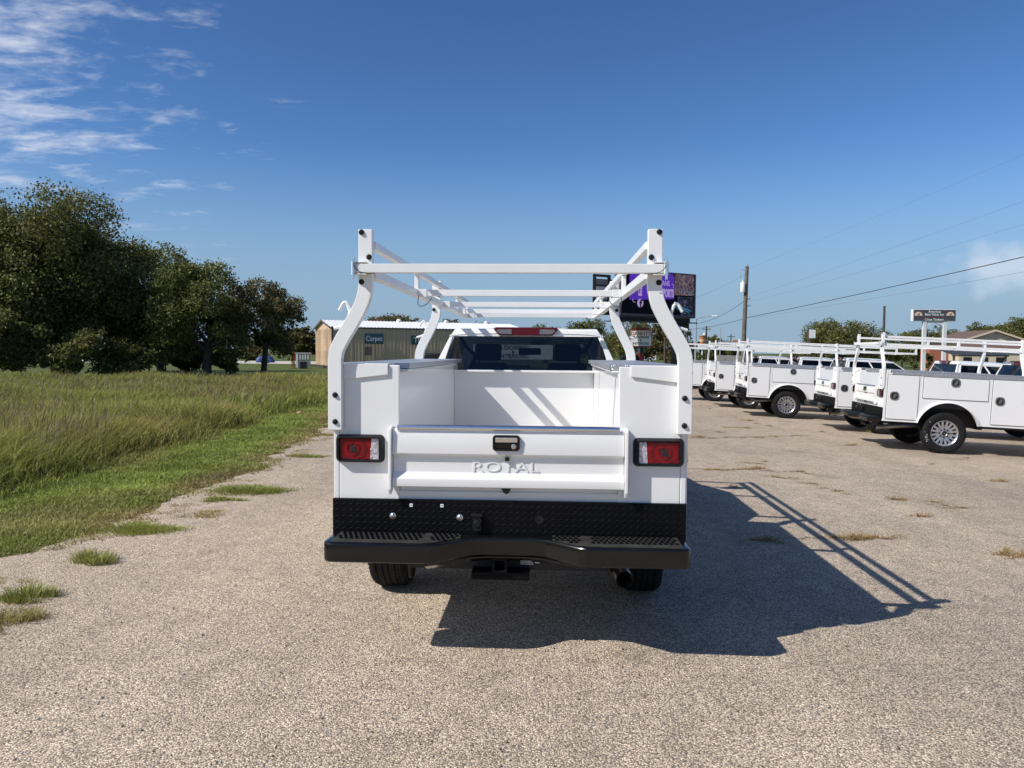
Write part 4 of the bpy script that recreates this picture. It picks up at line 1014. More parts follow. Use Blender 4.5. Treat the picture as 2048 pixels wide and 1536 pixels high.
for dx in (-0.02, 0.62):
    b = MB(); b.lathe([(0.30, -3.0), (0.30, zb_ - 0.9), (0.46, zb_ - 0.42), (0.0, zb_ - 0.42)], 'z', (lx(1363) + dx * 1.0, 0.8, 0), 18); link('column', b.mesh('column', BROWN), bb)
b = MB()
for dx in (0, 0.22): b.tube([(lx(1388) + dx, 0.9, 0), (lx(1388) + dx, 0.9, lz(588))], 0.03, 5)
for k in range(14): b.tube([(lx(1388), 0.9, 0.4 + k * 0.4), (lx(1388) + 0.22, 0.9, 0.4 + k * 0.4)], 0.02, 4)
link('ladder', b.mesh('ladder', mat('ladder steel', (0.04, 0.035, 0.035), 0.6)), bb); tag(bb.children[-1])

# ------------------------------------------------------------------ flooring shop sign and the trailer behind it
D = 60; p0 = at(1281.5, 692, D); g0 = gz(p0.x)
ds = thing('shop_sign', "white and red pylon sign reading Danny's Flooring and Interiors", 'sign', (p0.x, D, g0), R(-4))
REDP = mat('sign red', (0.24, 0.015, 0.02), 0.45)
zs = p0.z - g0
b = MB(); b.box(-0.84, 0.84, 0.0, 0.25, zs, zs + 1.24); link('sign_face', b.mesh('sign_face', mat('sign white', (0.78, 0.77, 0.74), 0.4), 0.01), ds)
b = MB(); b.ring([(-0.89, -0.02, zs - 0.05), (0.89, -0.02, zs - 0.05), (0.89, -0.02, zs + 1.26), (-0.89, -0.02, zs + 1.26)], [(-0.835, -0.02, zs + 0.005), (0.835, -0.02, zs + 0.005), (0.835, -0.02, zs + 1.235), (-0.835, -0.02, zs + 1.235)], (0, 0.29, 0)); link('sign_frame', b.mesh('sign_frame', REDP), ds)
b = MB(); b.prism([(-0.82, zs + 1.265), (0.82, zs + 1.265), (0.62, zs + 1.36), (0.42, zs + 1.42), (0.26, zs + 1.55), (0.12, zs + 1.47), (0.0, zs + 1.43), (-0.12, zs + 1.47), (-0.26, zs + 1.55), (-0.42, zs + 1.42), (-0.62, zs + 1.36)], 'y', -0.01, 0.24); link('crest', b.mesh('crest', REDP), ds)
for s, sz, dz, m_, sx in (("DANNY'S", 0.40, 0.98, INK_RED, 0.95), ('FLOORING', 0.265, 0.69, INK, 1.0), ('&', 0.24, 0.44, INK, 1.0), ('INTERIORS', 0.265, 0.19, INK, 1.0)):
    link('lettering', text_mesh('lettering', s, sz, m_, 0.002, 0.006, sx=sx), ds, (0, -0.006, zs + dz))
for x in (-0.12, 0.28):
    b = MB(); b.box(x - 0.09, x + 0.09, 0.05, 0.2, zs - 0.56, zs - 0.051); link('post', b.mesh('post', mat('post blue grey', (0.07, 0.09, 0.12), 0.6)), ds)
b = MB(); b.box(-0.22, 0.26, 0.0, 0.35, -0.3, zs - 0.561); link('pillar', b.mesh('pillar', REDP, 0.01), ds)
D = 35; p0 = at(1024, 718, D)
fs_ = thing('banner_sign', 'white Flooring and Interiors board standing ahead of the truck, seen through its tinted rear window', 'sign', (xat(1026, D), D, 0), 0)
b = MB(); b.box(-1.85, 1.85, 0, 0.06, 1.38, 2.06); link('sign_face', b.mesh('sign_face', MATS['sign white'], 0.01), fs_)
for s, sz, dz in (('FLOORING', 0.28, 1.93), ('&', 0.2, 1.72), ('INTERIORS', 0.28, 1.52)):
    link('lettering', text_mesh('lettering', s, sz, INK, 0.002, 0.006, sx=1.05), fs_, (0.0, -0.005, dz))
for x in (-1.6, 1.6):
    b = MB(); b.box(x - 0.05, x + 0.05, 0.061, 0.13, 0, 2.0); link('post', b.mesh('post', BROWN), fs_)
D = 138; p0 = at(1299, 725, D); g0 = p0.z
tr = thing('cargo_trailer', 'small white enclosed trailer with printed side parked across the road', 'trailer', (p0.x, D, g0), R(-3))
b = MB(); b.prism([(-1.35, 0.45), (1.15, 0.45), (1.15, 1.95), (-1.30, 2.12), (-1.42, 1.9)], 'y', -0.6, 0.8); link('box_body', b.mesh('box_body', MATS['sign white'], 0.05), tr)
b = MB(); b.cm = 0; b.box(-1.30, -0.5, -0.612, -0.603, 1.38, 1.58); b.cm = 1; b.box(-0.35, 0.75, -0.612, -0.603, 1.55, 1.70); b.box(0.0, 0.9, -0.612, -0.603, 1.20, 1.34); b.box(-0.2, 0.5, -0.612, -0.603, 1.36, 1.48)
link('side_print', b.mesh('side_print', [mat('print blue', (0.05, 0.12, 0.35), 0.5), mat('print red', (0.45, 0.16, 0.10), 0.5)]), tr)
b = MB(); b.lathe([(0.0, -0.1), (0.2, -0.1), (0.38, -0.09), (0.38, 0.09), (0.0, 0.09)], 'y', (-0.1, -0.64, 0.38), 20); wv = link('wheel', b.mesh('wheel', RUBBER), tr)
b = MB(); b.lathe([(0.0, -0.03), (0.2, -0.02), (0.21, 0.0)], 'y', (-0.1, -0.745, 0.38), 16); link('rim', b.mesh('rim', INK_WHITE), wv)
b = MB(); b.box(1.15, 2.0, -0.05, 0.05, 0.42, 0.5); link('tow_bar', b.mesh('tow_bar', UNDER), tr)

# ------------------------------------------------------------------ poles and lamps
WOOD = mat('weathered pole', (0.135, 0.115, 0.085), 0.85, var=0.25, vscale=3, bump=0.4, bscale=20)
WOODD = mat('dark pole', (0.075, 0.055, 0.045), 0.85, var=0.2, vscale=3)
GALV = mat('galvanised steel', (0.42, 0.43, 0.44), 0.5, 0.3)
D = 60; up = at(1494, 533, D); dn = at(1487, 700, D); g0 = gz(dn.x)
pole_b = Vector((dn.x - 0.08, D, g0)); pole_t = Vector((up.x, D, up.z))
ph = pole_t.z - g0
up_ = thing('utility_pole', 'tall leaning wooden utility pole with white transformer can behind the truck row', 'utility pole', pole_b)
rel = pole_t - pole_b
b = MB(); b.tube([(0, 0, -0.2), tuple(rel * 0.5), tuple(rel)], 0.19, 12, taper=[1.0, 0.88, 0.75]); link('pole_shaft', b.mesh('pole_shaft', WOOD, sharp=60), up_)
def onpole(k): return rel * k
q = onpole(0.855); b = MB(); b.lathe([(0.0, -0.50), (0.17, -0.48), (0.19, -0.40), (0.19, 0.25), (0.15, 0.32), (0.0, 0.34)], 'z', (q.x - 0.30, -0.1, q.z - 0.25), 14); b.tube([(q.x - 0.3, -0.1, q.z + .05), (q.x - 0.3, -0.12, q.z + 0.28)], 0.05, 6); link('transformer', b.mesh('transformer', MATS['sign white']), up_)
q = onpole(0.965); b = MB(); b.tube(curve_pts([(q.x, 0, q.z), (q.x - 0.45, 0, q.z + 0.05), (q.x - 0.55, 0, q.z - 0.25)], 4), 0.02, 5); b.lathe([(0.0, -0.2), (0.07, -0.16), (0.05, -0.1), (0.08, -0.05), (0.05, 0.0), (0.0, 0.03)], 'z', (q.x - 0.55, 0, q.z - 0.28), 8); link('cutout_arm', b.mesh('cutout_arm', GALV), up_)
b = MB(); b.lathe([(0.06, 0.0), (0.08, 0.08), (0.05, 0.14), (0.07, 0.2), (0.0, 0.24)], 'z', tuple(rel), 8); link('top_insulator', b.mesh('top_insulator', GALV), up_)
for k in (0.72, 0.66):
    q = onpole(k); b = MB(); b.box(q.x + 0.1, q.x + 0.38, -0.03, 0.03, q.z - 0.03, q.z + 0.03); b.lathe([(0.05, 0.0), (0.06, 0.05), (0.0, 0.1)], 'z', (q.x + 0.34, 0, q.z + 0.03), 8); link('wire_bracket', b.mesh('wire_bracket', GALV), up_)
def sag(p, q, s, n=14):
    return [Vector(p).lerp(Vector(q), i / n) - Vector((0, 0, s * 4 * (i / n) * (1 - i / n))) for i in range(n + 1)]
def cable(label, p, q, s, r, m=WIRE):
    b_ = MB(); b_.tube(sag(p, q, s), r, 5); o_ = b_.build('overhead_cable', m); tag(o_, label, 'cable', 'overhead cables'); return o_
def pol(py): return at(1490 + (640 - py) * 0.03, py, D)
E_ = lambda zz_: Vector((24.0, 14.0, zz_))
THIN = mat('thin conductor', (0.16, 0.18, 0.22), 0.5)
cable('thickest dark overhead cable rising from low on the tall wooden pole to the picture edge', pol(636), E_(7.15), 0.18, 0.020)
cable('thin overhead wire just under the thickest cable leaving the tall wooden pole', pol(638), E_(6.1), 0.16, 0.007, THIN)
cable('highest thin overhead wire running from the top of the tall wooden pole', pol(538), E_(11.9), 0.2, 0.0045, THIN)
cable('thin overhead wire second from the top leaving the tall wooden pole', pol(596), E_(10.1), 0.2, 0.005, THIN)
cable('thin overhead wire third from the top leaving the tall wooden pole', pol(606), E_(8.7), 0.2, 0.005, THIN)
cable('sagging cable from halfway up the tall wooden pole down to the billboard', pol(600), at(1388, 648, 64), 0.35, 0.016)
cable('low cable from the tall wooden pole passing behind the billboard column', pol(637), at(1330, 662, 72), 0.25, 0.016)
cable('faint high wire from the tall wooden pole top towards the billboard', pol(548), at(1340, 610, 78), 0.3, 0.010, THIN)

D = 75; p0 = at(1395, 636.5, D); p1 = at(1426, 631.5, D)
sl_ = thing('street_lamp', 'grey cobra head street lamp reaching out past the billboard', 'street lamp', (p0.x - 0.15, D, gz(p0.x)))
o0 = Vector((p0.x - 0.15, D, gz(p0.x)))
b = MB(); b.tube([(0, 0, 0), (0, 0, p0.z - o0.z - 0.1)], 0.09, 10); link('lamp_post', b.mesh('lamp_post', GALV), sl_)
b = MB(); b.tube(curve_pts([(0, 0, p0.z - o0.z - 0.3), (0.3, 0, p0.z - o0.z), tuple(p1 - o0)], 5), 0.035, 6); link('arm', b.mesh('arm', GALV), sl_)
b = MB(); q = p1 - o0; b.hexa([(q.x - .15, -.12, q.z - .06), (q.x + .42, -.12, q.z - .06), (q.x + .42, .12, q.z - .06), (q.x - .15, .12, q.z - .06)], [(q.x - .1, -.07, q.z + .05), (q.x + .35, -.09, q.z + .06), (q.x + .35, .09, q.z + .06), (q.x - .1, .07, q.z + .05)]); link('lamp_head', b.mesh('lamp_head', MATS['sign white'], 0.02), sl_)
def far_pole(px, ptop, D_, r, m, label, xtra=None):
    t = at(px, ptop, D_); g = gz(t.x); o_ = thing('wooden_pole', label, 'utility pole', (t.x, D_, g), 0, 'far utility poles')
    b_ = MB(); b_.tube([(0, 0, -0.1), (0, 0, t.z - g)], r, 8, taper=[1, 0.8]); link('pole_shaft', b_.mesh('pole_shaft', m), o_)
    if xtra: xtra(o_, t.z - g)
    return o_
def xarm(o_, h):
    b_ = MB(); b_.box(-0.7, 0.7, -0.15, -0.05, h - 0.55, h - 0.43); link('crossarm', b_.mesh('crossarm', WOODD), o_)
def can(o_, h):
    b_ = MB(); b_.lathe([(0.0, -0.45), (0.22, -0.42), (0.22, 0.3), (0.0, 0.36)], 'z', (-0.28, 0, h - 1.4), 10); link('transformer', b_.mesh('transformer', MATS['sign white']), o_); xarm(o_, h)
far_pole(1769, 612, 92, 0.17, WOODD, 'bare dark pole rising beside the oak behind the truck racks')
far_pole(1413, 652, 118, 0.14, WOODD, 'distant pole with a pale transformer next to the cup shaped sign', can)
far_pole(1462, 668, 140, 0.12, WOODD, 'small distant pole with a crossarm beyond the traffic light', xarm)
far_pole(1330, 676, 96, 0.16, WOODD, 'brown pole standing near the white enclosed trailer')
D = 112; t = at(1441, 655, D); g0 = gz(t.x)
ts = thing('traffic_light', 'distant traffic light hanging from a long mast arm', 'traffic light', (t.x, D, g0))
b = MB(); b.tube([(0, 0, 0), (0, 0, t.z - g0)], 0.10, 8, taper=[1, .5]); link('pole_shaft', b.mesh('pole_shaft', GALV), ts)
zm = at(1441, 684, D).z - g0
b = MB(); b.tube([(0, 0, zm), (2.5, 0, zm + 0.15)], 0.06, 6, taper=[1, .6]); link('mast_arm', b.mesh('mast_arm', GALV), ts)
b = MB(); b.box(1.85, 2.65, -0.12, 0.12, zm - 0.02, zm + 0.30); link('signal_head', b.mesh('signal_head', mat('signal orange', (0.50, 0.20, 0.05), 0.5), 0.03), ts)
D = 92; t = at(1404.5, 690, D); g0 = gz(t.x)
cs = thing('cup_sign', 'orange and white cup shaped sign on a pole beyond the parked trucks', 'sign', (t.x, D, g0)); zc_ = t.z - g0
ORG = mat('sign orange', (0.50, 0.16, 0.05), 0.5)
b = MB(); b.lathe([(0.0, 0.0), (0.27, 0.0), (0.38, 0.85), (0.0, 0.85)], 'z', (0, 0, zc_ + 0.15), 16); link('cup_body', b.mesh('cup_body', ORG), cs)
b = MB(); b.lathe([(0.40, 0.0), (0.43, 0.06), (0.40, 0.18), (0.0, 0.2)], 'z', (0, 0, zc_ + 1.0), 16); link('cup_lid', b.mesh('cup_lid', mat('lid brown', (0.25, 0.14, 0.09), 0.5)), cs)
b = MB(); b.lathe([(0.31, 0.25), (0.345, 0.25), (0.375, 0.52), (0.34, 0.52)], 'z', (0, 0, zc_ + 0.15), 16); link('cup_band', b.mesh('cup_band', mat('band cream', (0.65, 0.45, 0.3), 0.5)), cs)
b = MB(); b.tube([(0, 0, 0), (0, 0, zc_ + 0.15)], 0.08, 8); b.box(-0.5, 0.5, -0.15, 0.15, zc_ - 0.55, zc_ + 0.1); link('post', b.mesh('post', MATS['sign white']), cs)
D = 90; t = at(1623, 668, D); g0 = gz(t.x)
ws = thing('roadside_sign', 'blank white roadside sign half hidden by the round oak', 'sign', (t.x, D, g0)); zc_ = t.z - g0
b = MB(); b.box(-0.30, 0.5, 0, 0.2, zc_ - 0.5, zc_ + 0.5); link('sign_face', b.mesh('sign_face', MATS['sign white'], 0.02), ws)
b = MB(); b.box(-0.42, -0.31, 0, 0.2, 0, zc_ + 0.55); link('post', b.mesh('post', WOODD), ws)

# ------------------------------------------------------------------ motel
D = 85; t0 = at(1826, 642, D); t1 = at(1911, 619, D); g0 = gz(t0.x)
ms = thing('motel_sign', 'dark motel sign reading Americas Best Value Inn on two white posts', 'sign', ((t0.x + t1.x) / 2, D, g0), R(-3))
hw = (t1.x - t0.x) / 2; zl, zh = t0.z - g0, t1.z - g0
b = MB(); b.box(-hw, hw, 0, 0.45, zl, zh); link('sign_box', b.mesh('sign_box', MATS['sign white'], 0.02), ms)
b = MB(); b.box(-hw + .12, hw - .06, -0.03, -0.002, zl + .06, zh - .05); fc = link('sign_face', b.mesh('sign_face', mat('sign charcoal', (0.062, 0.068, 0.082), 0.5)), ms)
hz_ = zh - zl
for s, sz, k in (('Americas', 0.36, 0.80), ('Best Value Inn', 0.36, 0.56), ('Cross Timbers', 0.34, 0.13)):
    link('lettering', text_mesh('lettering', s, sz, INK_WHITE, 0.002, 0.006), fc, (0.0, -0.035, zl + hz_ * k))
b = MB(); b.box(-1.55, 1.55, -0.037, -0.031, zl + hz_ * .29, zl + hz_ * .33); link('red_line', b.mesh('red_line', REDP), fc)
for s in (-1, 1):
    cxs = s * 1.75
    b = MB(); b.prism([(cxs + 0.44 * math.cos(a), zl + hz_ * .47 + 0.42 * math.sin(a)) for a in [PI * i / 14 for i in range(15)]], 'y', -0.036, -0.031); link('sun_emblem', b.mesh('sun_emblem', mat('emblem cream', (0.72, 0.58, 0.42), 0.5)), fc)
    b = MB(); b.ring([(cxs + 0.48 * math.cos(a), -0.036, zl + hz_ * .47 + 0.46 * math.sin(a)) for a in [PI * i / 14 for i in range(15)]], [(cxs + 0.43 * math.cos(a), -0.036, zl + hz_ * .47 + 0.41 * math.sin(a)) for a in [PI * i / 14 for i in range(15)]], (0, 0.004, 0)); link('emblem_rim', b.mesh('emblem_rim', mat('emblem red', (0.5, 0.12, 0.05), 0.5)), fc)
    b = MB(); b.tube([(cxs - 0.12, -0.04, zl + hz_ * .47 + 0.22), (cxs - 0.02, -0.04, zl + hz_ * .47 + 0.06), (cxs + 0.14, -0.04, zl + hz_ * .47 + 0.28)], 0.035, 5); link('emblem_tick', b.mesh('emblem_tick', INK), fc)
PW = mat('post white', (0.66, 0.67, 0.67), 0.5)
for px in (1848, 1887.5):
    x = xat(px, D) - ms.location.x; b = MB(); b.box(x - 0.18, x + 0.18, 0.05, 0.4, 0, zl - 0.002); link('post', b.mesh('post', PW), ms)
xa, xb_ = xat(1848, D) - ms.location.x + 0.181, xat(1887.5, D) - ms.location.x - 0.181
ar_ = [(xa, zl - 0.003)] + [((xa + xb_) / 2 + (xb_ - xa) / 2 * math.cos(a), zl - 0.95 + 0.72 * math.sin(a)) for a in [PI - PI * i / 12 for i in range(13)]] + [(xb_, zl - 0.003)]
b = MB(); b.prism(ar_[::-1], 'y', 0.1, 0.35); link('arch', b.mesh('arch', PW), ms)
CREAM = mat('cream stucco', (0.62, 0.52, 0.37), 0.8, var=0.05)
BRNR = mat('brown shingle', (0.135, 0.085, 0.066), 0.9, var=0.2, vscale=5)
BRICK = mat('orange brick', (0.36, 0.12, 0.065), 0.85, var=0.15, vscale=8)
D = 112; t = at(1988, 661, D); g0 = gz(t.x); zp = t.z - g0
mo = thing('motel_building', 'motel with cream gable and brown shingle roofs behind the nearest parked truck', 'building', (t.x, D, g0), R(-4))
ze = at(1936, 679, D).z - g0; hw = 4.1
b = MB(); b.prism([(-hw, 0), (hw, 0), (hw, ze), (0, zp - 0.1), (-hw, ze)], 'y', 0, 10); link('wall', b.mesh('wall', CREAM), mo)
for s in (-1, 1):
    b = MB(); b.prism([(0, zp - 0.08), (s * (hw + 0.6), ze - 0.28), (s * (hw + 0.6), ze - 0.12), (0, zp + 0.10)], 'y', -0.5, 10.4); rf = link('roof', b.mesh('roof', BRNR), mo)
    b = MB(); b.prism([(0, zp - 0.13), (s * (hw + 0.62), ze - 0.33), (s * (hw + 0.62), ze - 0.07), (0, zp + 0.13)], 'y', -0.58, -0.502); link('fascia', b.mesh('fascia', CREAM), rf)
zr0, zr1 = at(1988, 701, D).z - g0, at(1988, 681, D).z - g0
b = MB(); b.hexa([(-6.6, -3.0, zr0), (9, -3.0, zr0), (9, -0.6, zr0), (-6.6, -0.6, zr0)], [(-5.3, -1.0, zr1 - 0.3), (9, -1.0, zr1 - 0.3), (9, -0.6, zr1 - 0.3), (-5.3, -0.6, zr1 - 0.3)]); link('porch_roof', b.mesh('porch_roof', BRNR), mo)
b = MB(); b.box(-6.2, 9, -2.6, -0.61, 0, zr0 - 0.002); link('porch_wall', b.mesh('porch_wall', CREAM), mo)
b = MB(); b.box(-9.6, -6.9, -1.0, 2.0, 0, at(1875, 690, D).z - g0); link('brick_wing', b.mesh('brick_wing', BRICK), mo)
for k in range(3):
    b = MB(); b.box(-5.6 + k * 2.3, -4.4 + k * 2.3, -2.63, -2.602, 0.8, 2.0); w_ = link('window', b.mesh('window', DARK), mo)
# ribbed dark canopy
D = 62; ca, cb = at(1905, 704, D), at(2012, 710, D); g0 = gz(ca.x)
cn = thing('metal_canopy', 'low dark ribbed canopy roof in front of the motel', 'canopy', (ca.x, D, g0), R(-6))
LW = cb.x - ca.x; zc_ = ca.z - g0
DKR = mat('dark ribbed roof', (0.045, 0.047, 0.05), 0.6, var=0.2)
for k in range(12):
    x0 = LW * k / 12
    b = MB(); b.hexa([(x0, 0, zc_ - 0.25), (x0 + LW / 12 - 0.05, 0, zc_ - 0.25), (x0 + LW / 12 - 0.05, 2.6, zc_ + 0.18), (x0, 2.6, zc_ + 0.18)], [(x0, 0, zc_ - 0.19), (x0 + LW / 12 - 0.05, 0, zc_ - 0.19), (x0 + LW / 12 - 0.05, 2.6, zc_ + 0.24), (x0, 2.6, zc_ + 0.24)])
    link('roof_panel', b.mesh('roof_panel', DKR, 0.01), cn)
for x in (0.2, LW - 0.2):
    b = MB(); b.box(x - .06, x + .06, 0.1, 0.22, 0, zc_ - 0.26); link('post', b.mesh('post', DKR), cn)
b = MB(); b.box(0, LW, 0.05, 0.15, zc_ - 0.36, zc_ - 0.262); link('beam', b.mesh('beam', DKR), cn)
# low wall, two dark cars
D = 82; a_, c_ = at(1434, 716, D), at(1496, 716, D); g0 = gz(a_.x)
b = MB(); b.box(0, c_.x - a_.x + 3, 0, 0.3, 0, at(1460, 711, D).z - g0); o = b.build('concrete_wall', CONC, None, 0.02); o.location = (a_.x, D, g0); tag(o, 'low grey concrete wall seen between the truck racks', 'wall')
CARB = mat('dark car paint', (0.02, 0.022, 0.026), 0.25, coat=0.5)
def small_car(px, D_, rz, label):
    t = at(px, 700, D_); g = gz(t.x); c = thing('parked_car', label, 'car', (t.x, D_, g), rz, 'dark cars far off')
    b_ = MB(); b_.prism([(-2.1, .3), (2.1, .3), (2.15, .75), (1.2, .92), (-1.9, .95), (-2.15, .7)], 'y', -0.85, 0.85); link('body', b_.mesh('body', CARB, 0.06), c)
    b_ = MB(); b_.hexa([(-1.7, -.78, .95), (1.1, -.78, .93), (1.1, .78, .93), (-1.7, .78, .95)], [(-1.2, -.6, 1.45), (0.4, -.6, 1.45), (0.4, .6, 1.45), (-1.2, .6, 1.45)]); link('cabin', b_.mesh('cabin', BLACK_GLOSS, 0.05), c)
    for x in (-1.3, 1.3):
        for s in (-1, 1):
            b_ = MB(); b_.lathe([(0, -.1), (.32, -.1), (.32, .1), (0, .1)], 'y', (x, s * 0.78, 0.32), 14); link('wheel', b_.mesh('wheel', RUBBER), c)
small_car(1456, 125, R(10), 'dark parked car far beyond the low grey wall'); small_car(1480, 132, R(80), 'dark parked car beside the other far car, end on')

# ------------------------------------------------------------------ vegetation
def vnoise(x, y, scale, seed=0):
    rg = np.random.default_rng(100 + seed); g = rg.random((64, 64))
    u, v = np.asarray(x) / scale, np.asarray(y) / scale
    iu, iv = np.floor(u).astype(int), np.floor(v).astype(int); fu, fv = u - iu, v - iv
    fu, fv = fu * fu * (3 - 2 * fu), fv * fv * (3 - 2 * fv)
    G = lambda a, c: g[a % 64, c % 64]
    return (G(iu, iv) * (1 - fu) + G(iu + 1, iv) * fu) * (1 - fv) + (G(iu, iv + 1) * (1 - fu) + G(iu + 1, iv + 1) * fu) * fv
def leafy_mat(name, stops, trans=0.35, island=0.35, vscale=0.6, var=0.25, rough=0.55, attr=None, dry=None):
    """leaf or blade: colour along attribute (0 root, 1 tip), varied by leaf and by place"""
    m = bpy.data.materials.new(name); m.use_nodes = True; t = m.node_tree; n = t.nodes; l = t.links
    b = n['Principled BSDF']; b.inputs['Roughness'].default_value = rough; b.inputs['Specular IOR Level'].default_value = 0.3
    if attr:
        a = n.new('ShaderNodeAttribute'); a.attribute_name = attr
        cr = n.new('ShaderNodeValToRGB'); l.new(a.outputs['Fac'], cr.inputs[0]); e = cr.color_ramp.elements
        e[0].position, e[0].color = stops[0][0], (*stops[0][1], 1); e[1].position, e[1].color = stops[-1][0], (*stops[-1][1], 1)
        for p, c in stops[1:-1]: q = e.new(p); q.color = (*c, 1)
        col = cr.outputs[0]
    else:
        tc0 = n.new('ShaderNodeNewGeometry'); cr = n.new('ShaderNodeValToRGB'); l.new(tc0.outputs['Random Per Island'], cr.inputs[0]); e = cr.color_ramp.elements
        e[0].position, e[0].color = stops[0][0], (*stops[0][1], 1); e[1].position, e[1].color = stops[-1][0], (*stops[-1][1], 1)
        for p, c in stops[1:-1]: q = e.new(p); q.color = (*c, 1)
        col = cr.outputs[0]
    if dry:
        a2 = n.new('ShaderNodeAttribute'); a2.attribute_name = 'dry'
        mx = n.new('ShaderNodeMix'); mx.data_type = 'RGBA'; l.new(a2.outputs['Fac'], mx.inputs[0]); l.new(col, mx.inputs[6]); mx.inputs[7].default_value = (*dry, 1); col = mx.outputs[2]
    g = n.new('ShaderNodeNewGeometry'); mi = n.new('ShaderNodeMapRange'); l.new(g.outputs['Random Per Island'], mi.inputs[0]); mi.inputs[3].default_value = 1 - island; mi.inputs[4].default_value = 1 + island
    nz = n.new('ShaderNodeTexNoise'); nz.inputs['Scale'].default_value = vscale; nz.inputs['Detail'].default_value = 4; l.new(g.outputs['Position'], nz.inputs['Vector'])
    mv = n.new('ShaderNodeMapRange'); l.new(nz.outputs[0], mv.inputs[0]); mv.inputs[1].default_value = 0.3; mv.inputs[2].default_value = 0.7; mv.inputs[3].default_value = 1 - var; mv.inputs[4].default_value = 1 + var
    mu = n.new('ShaderNodeMath'); mu.operation = 'MULTIPLY'; l.new(mi.outputs[0], mu.inputs[0]); l.new(mv.outputs[0], mu.inputs[1])
    vm = n.new('ShaderNodeVectorMath'); vm.operation = 'SCALE'; l.new(col, vm.inputs[0]); l.new(mu.outputs[0], vm.inputs['Scale'])
    l.new(vm.outputs[0], b.inputs['Base Color'])
    tr = n.new('ShaderNodeBsdfTranslucent'); l.new(vm.outputs[0], tr.inputs['Color'])
    mx2 = n.new('ShaderNodeMixShader'); mx2.inputs[0].default_value = trans
    l.new(b.outputs[0], mx2.inputs[1]); l.new(tr.outputs[0], mx2.inputs[2]); l.new(mx2.outputs[0], n['Material Output'].inputs['Surface'])
    return m
def blades(x, y, z, h, wd, lean, la, rng, extra=None):
    n = len(x); fa = rng.random(n) * 2 * PI
    wx, wy = np.cos(fa) * wd / 2, np.sin(fa) * wd / 2
    dx, dy = np.cos(la) * lean * h, np.sin(la) * lean * h
    V = np.zeros((n, 5, 3))
    V[:, 0] = np.stack([x - wx, y - wy, z], 1); V[:, 1] = np.stack([x + wx, y + wy, z], 1)
    mx, my, mz = x + dx * 0.32, y + dy * 0.32, z + h * 0.55
    V[:, 2] = np.stack([mx - wx * .75, my - wy * .75, mz], 1); V[:, 3] = np.stack([mx + wx * .75, my + wy * .75, mz], 1)
    V[:, 4] = np.stack([x + dx, y + dy, z + h * (1 - 0.25 * lean)], 1)
    base = np.arange(n)[:, None] * 5
    F = np.concatenate([base + np.array([[0, 1, 3]]), base + np.array([[0, 3, 2]]), base + np.array([[2, 3, 4]])], 0)
    tip = np.tile(np.array([0, 0, .55, .55, 1.0]), n)
    return V.reshape(-1, 3), F, tip
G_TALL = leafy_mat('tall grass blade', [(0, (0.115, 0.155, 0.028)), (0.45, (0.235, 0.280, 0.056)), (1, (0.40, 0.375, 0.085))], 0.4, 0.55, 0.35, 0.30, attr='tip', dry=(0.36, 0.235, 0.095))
G_MOWN = leafy_mat('mown grass blade', [(0, (0.19, 0.23, 0.044)), (1, (0.385, 0.435, 0.092))], 0.35, 0.4, 0.9, 0.28, attr='tip', dry=(0.37, 0.29, 0.12))
G_SEED = leafy_mat('seed head', [(0, (0.10, 0.12, 0.04)), (0.6, (0.17, 0.135, 0.075)), (1, (0.20, 0.145, 0.09))], 0.3, 0.45, 0.5, 0.25, attr='tip', dry=(0.30, 0.235, 0.15))

# tall meadow grass
n = 150000
yy = 5.0 * (40.0 / 5.0) ** RNG.random(n)
left = -0.74 * yy - 2.5; right = tall_edge(yy)
# sample in depth proportional to width
keep = RNG.random(n) < np.clip((right - left) / 26.0 + 0.18, 0, 1); yy = yy[keep]
left = -0.74 * yy - 2.5; right = tall_edge(yy) + 0.35 * (vnoise(yy * 0, yy, 1.3, 3) - 0.5) + 0.25
xx = left + (right - left) * RNG.random(len(yy)) ** 0.8
far_r = yy > 33
hh = 0.30 + 0.42 * vnoise(xx, yy, 2.4, 1) * (0.5 + 0.9 * vnoise(xx, yy, 0.6, 2)) + 0.10 * RNG.random(len(yy))
edge_f = np.clip((right - xx) / 0.7, 0.25, 1); hh *= edge_f
wd = (0.006 + 0.0007 * yy) * (0.7 + 0.6 * RNG.random(len(yy)))
la = RNG.random(len(yy)) * 2 * PI; lean = 0.25 + 0.75 * RNG.random(len(yy))
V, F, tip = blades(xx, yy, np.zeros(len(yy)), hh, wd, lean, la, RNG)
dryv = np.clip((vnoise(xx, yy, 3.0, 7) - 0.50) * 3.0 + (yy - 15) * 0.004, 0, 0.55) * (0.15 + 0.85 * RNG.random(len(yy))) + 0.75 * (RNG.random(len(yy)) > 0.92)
o = link('tall_grass', np_mesh('tall_grass', V, F, G_TALL, {'tip': tip, 'dry': np.repeat(dryv, 5)})); tag(o, 'tall meadow grass with brownish tops along the mown verge', 'grass', kind='stuff')
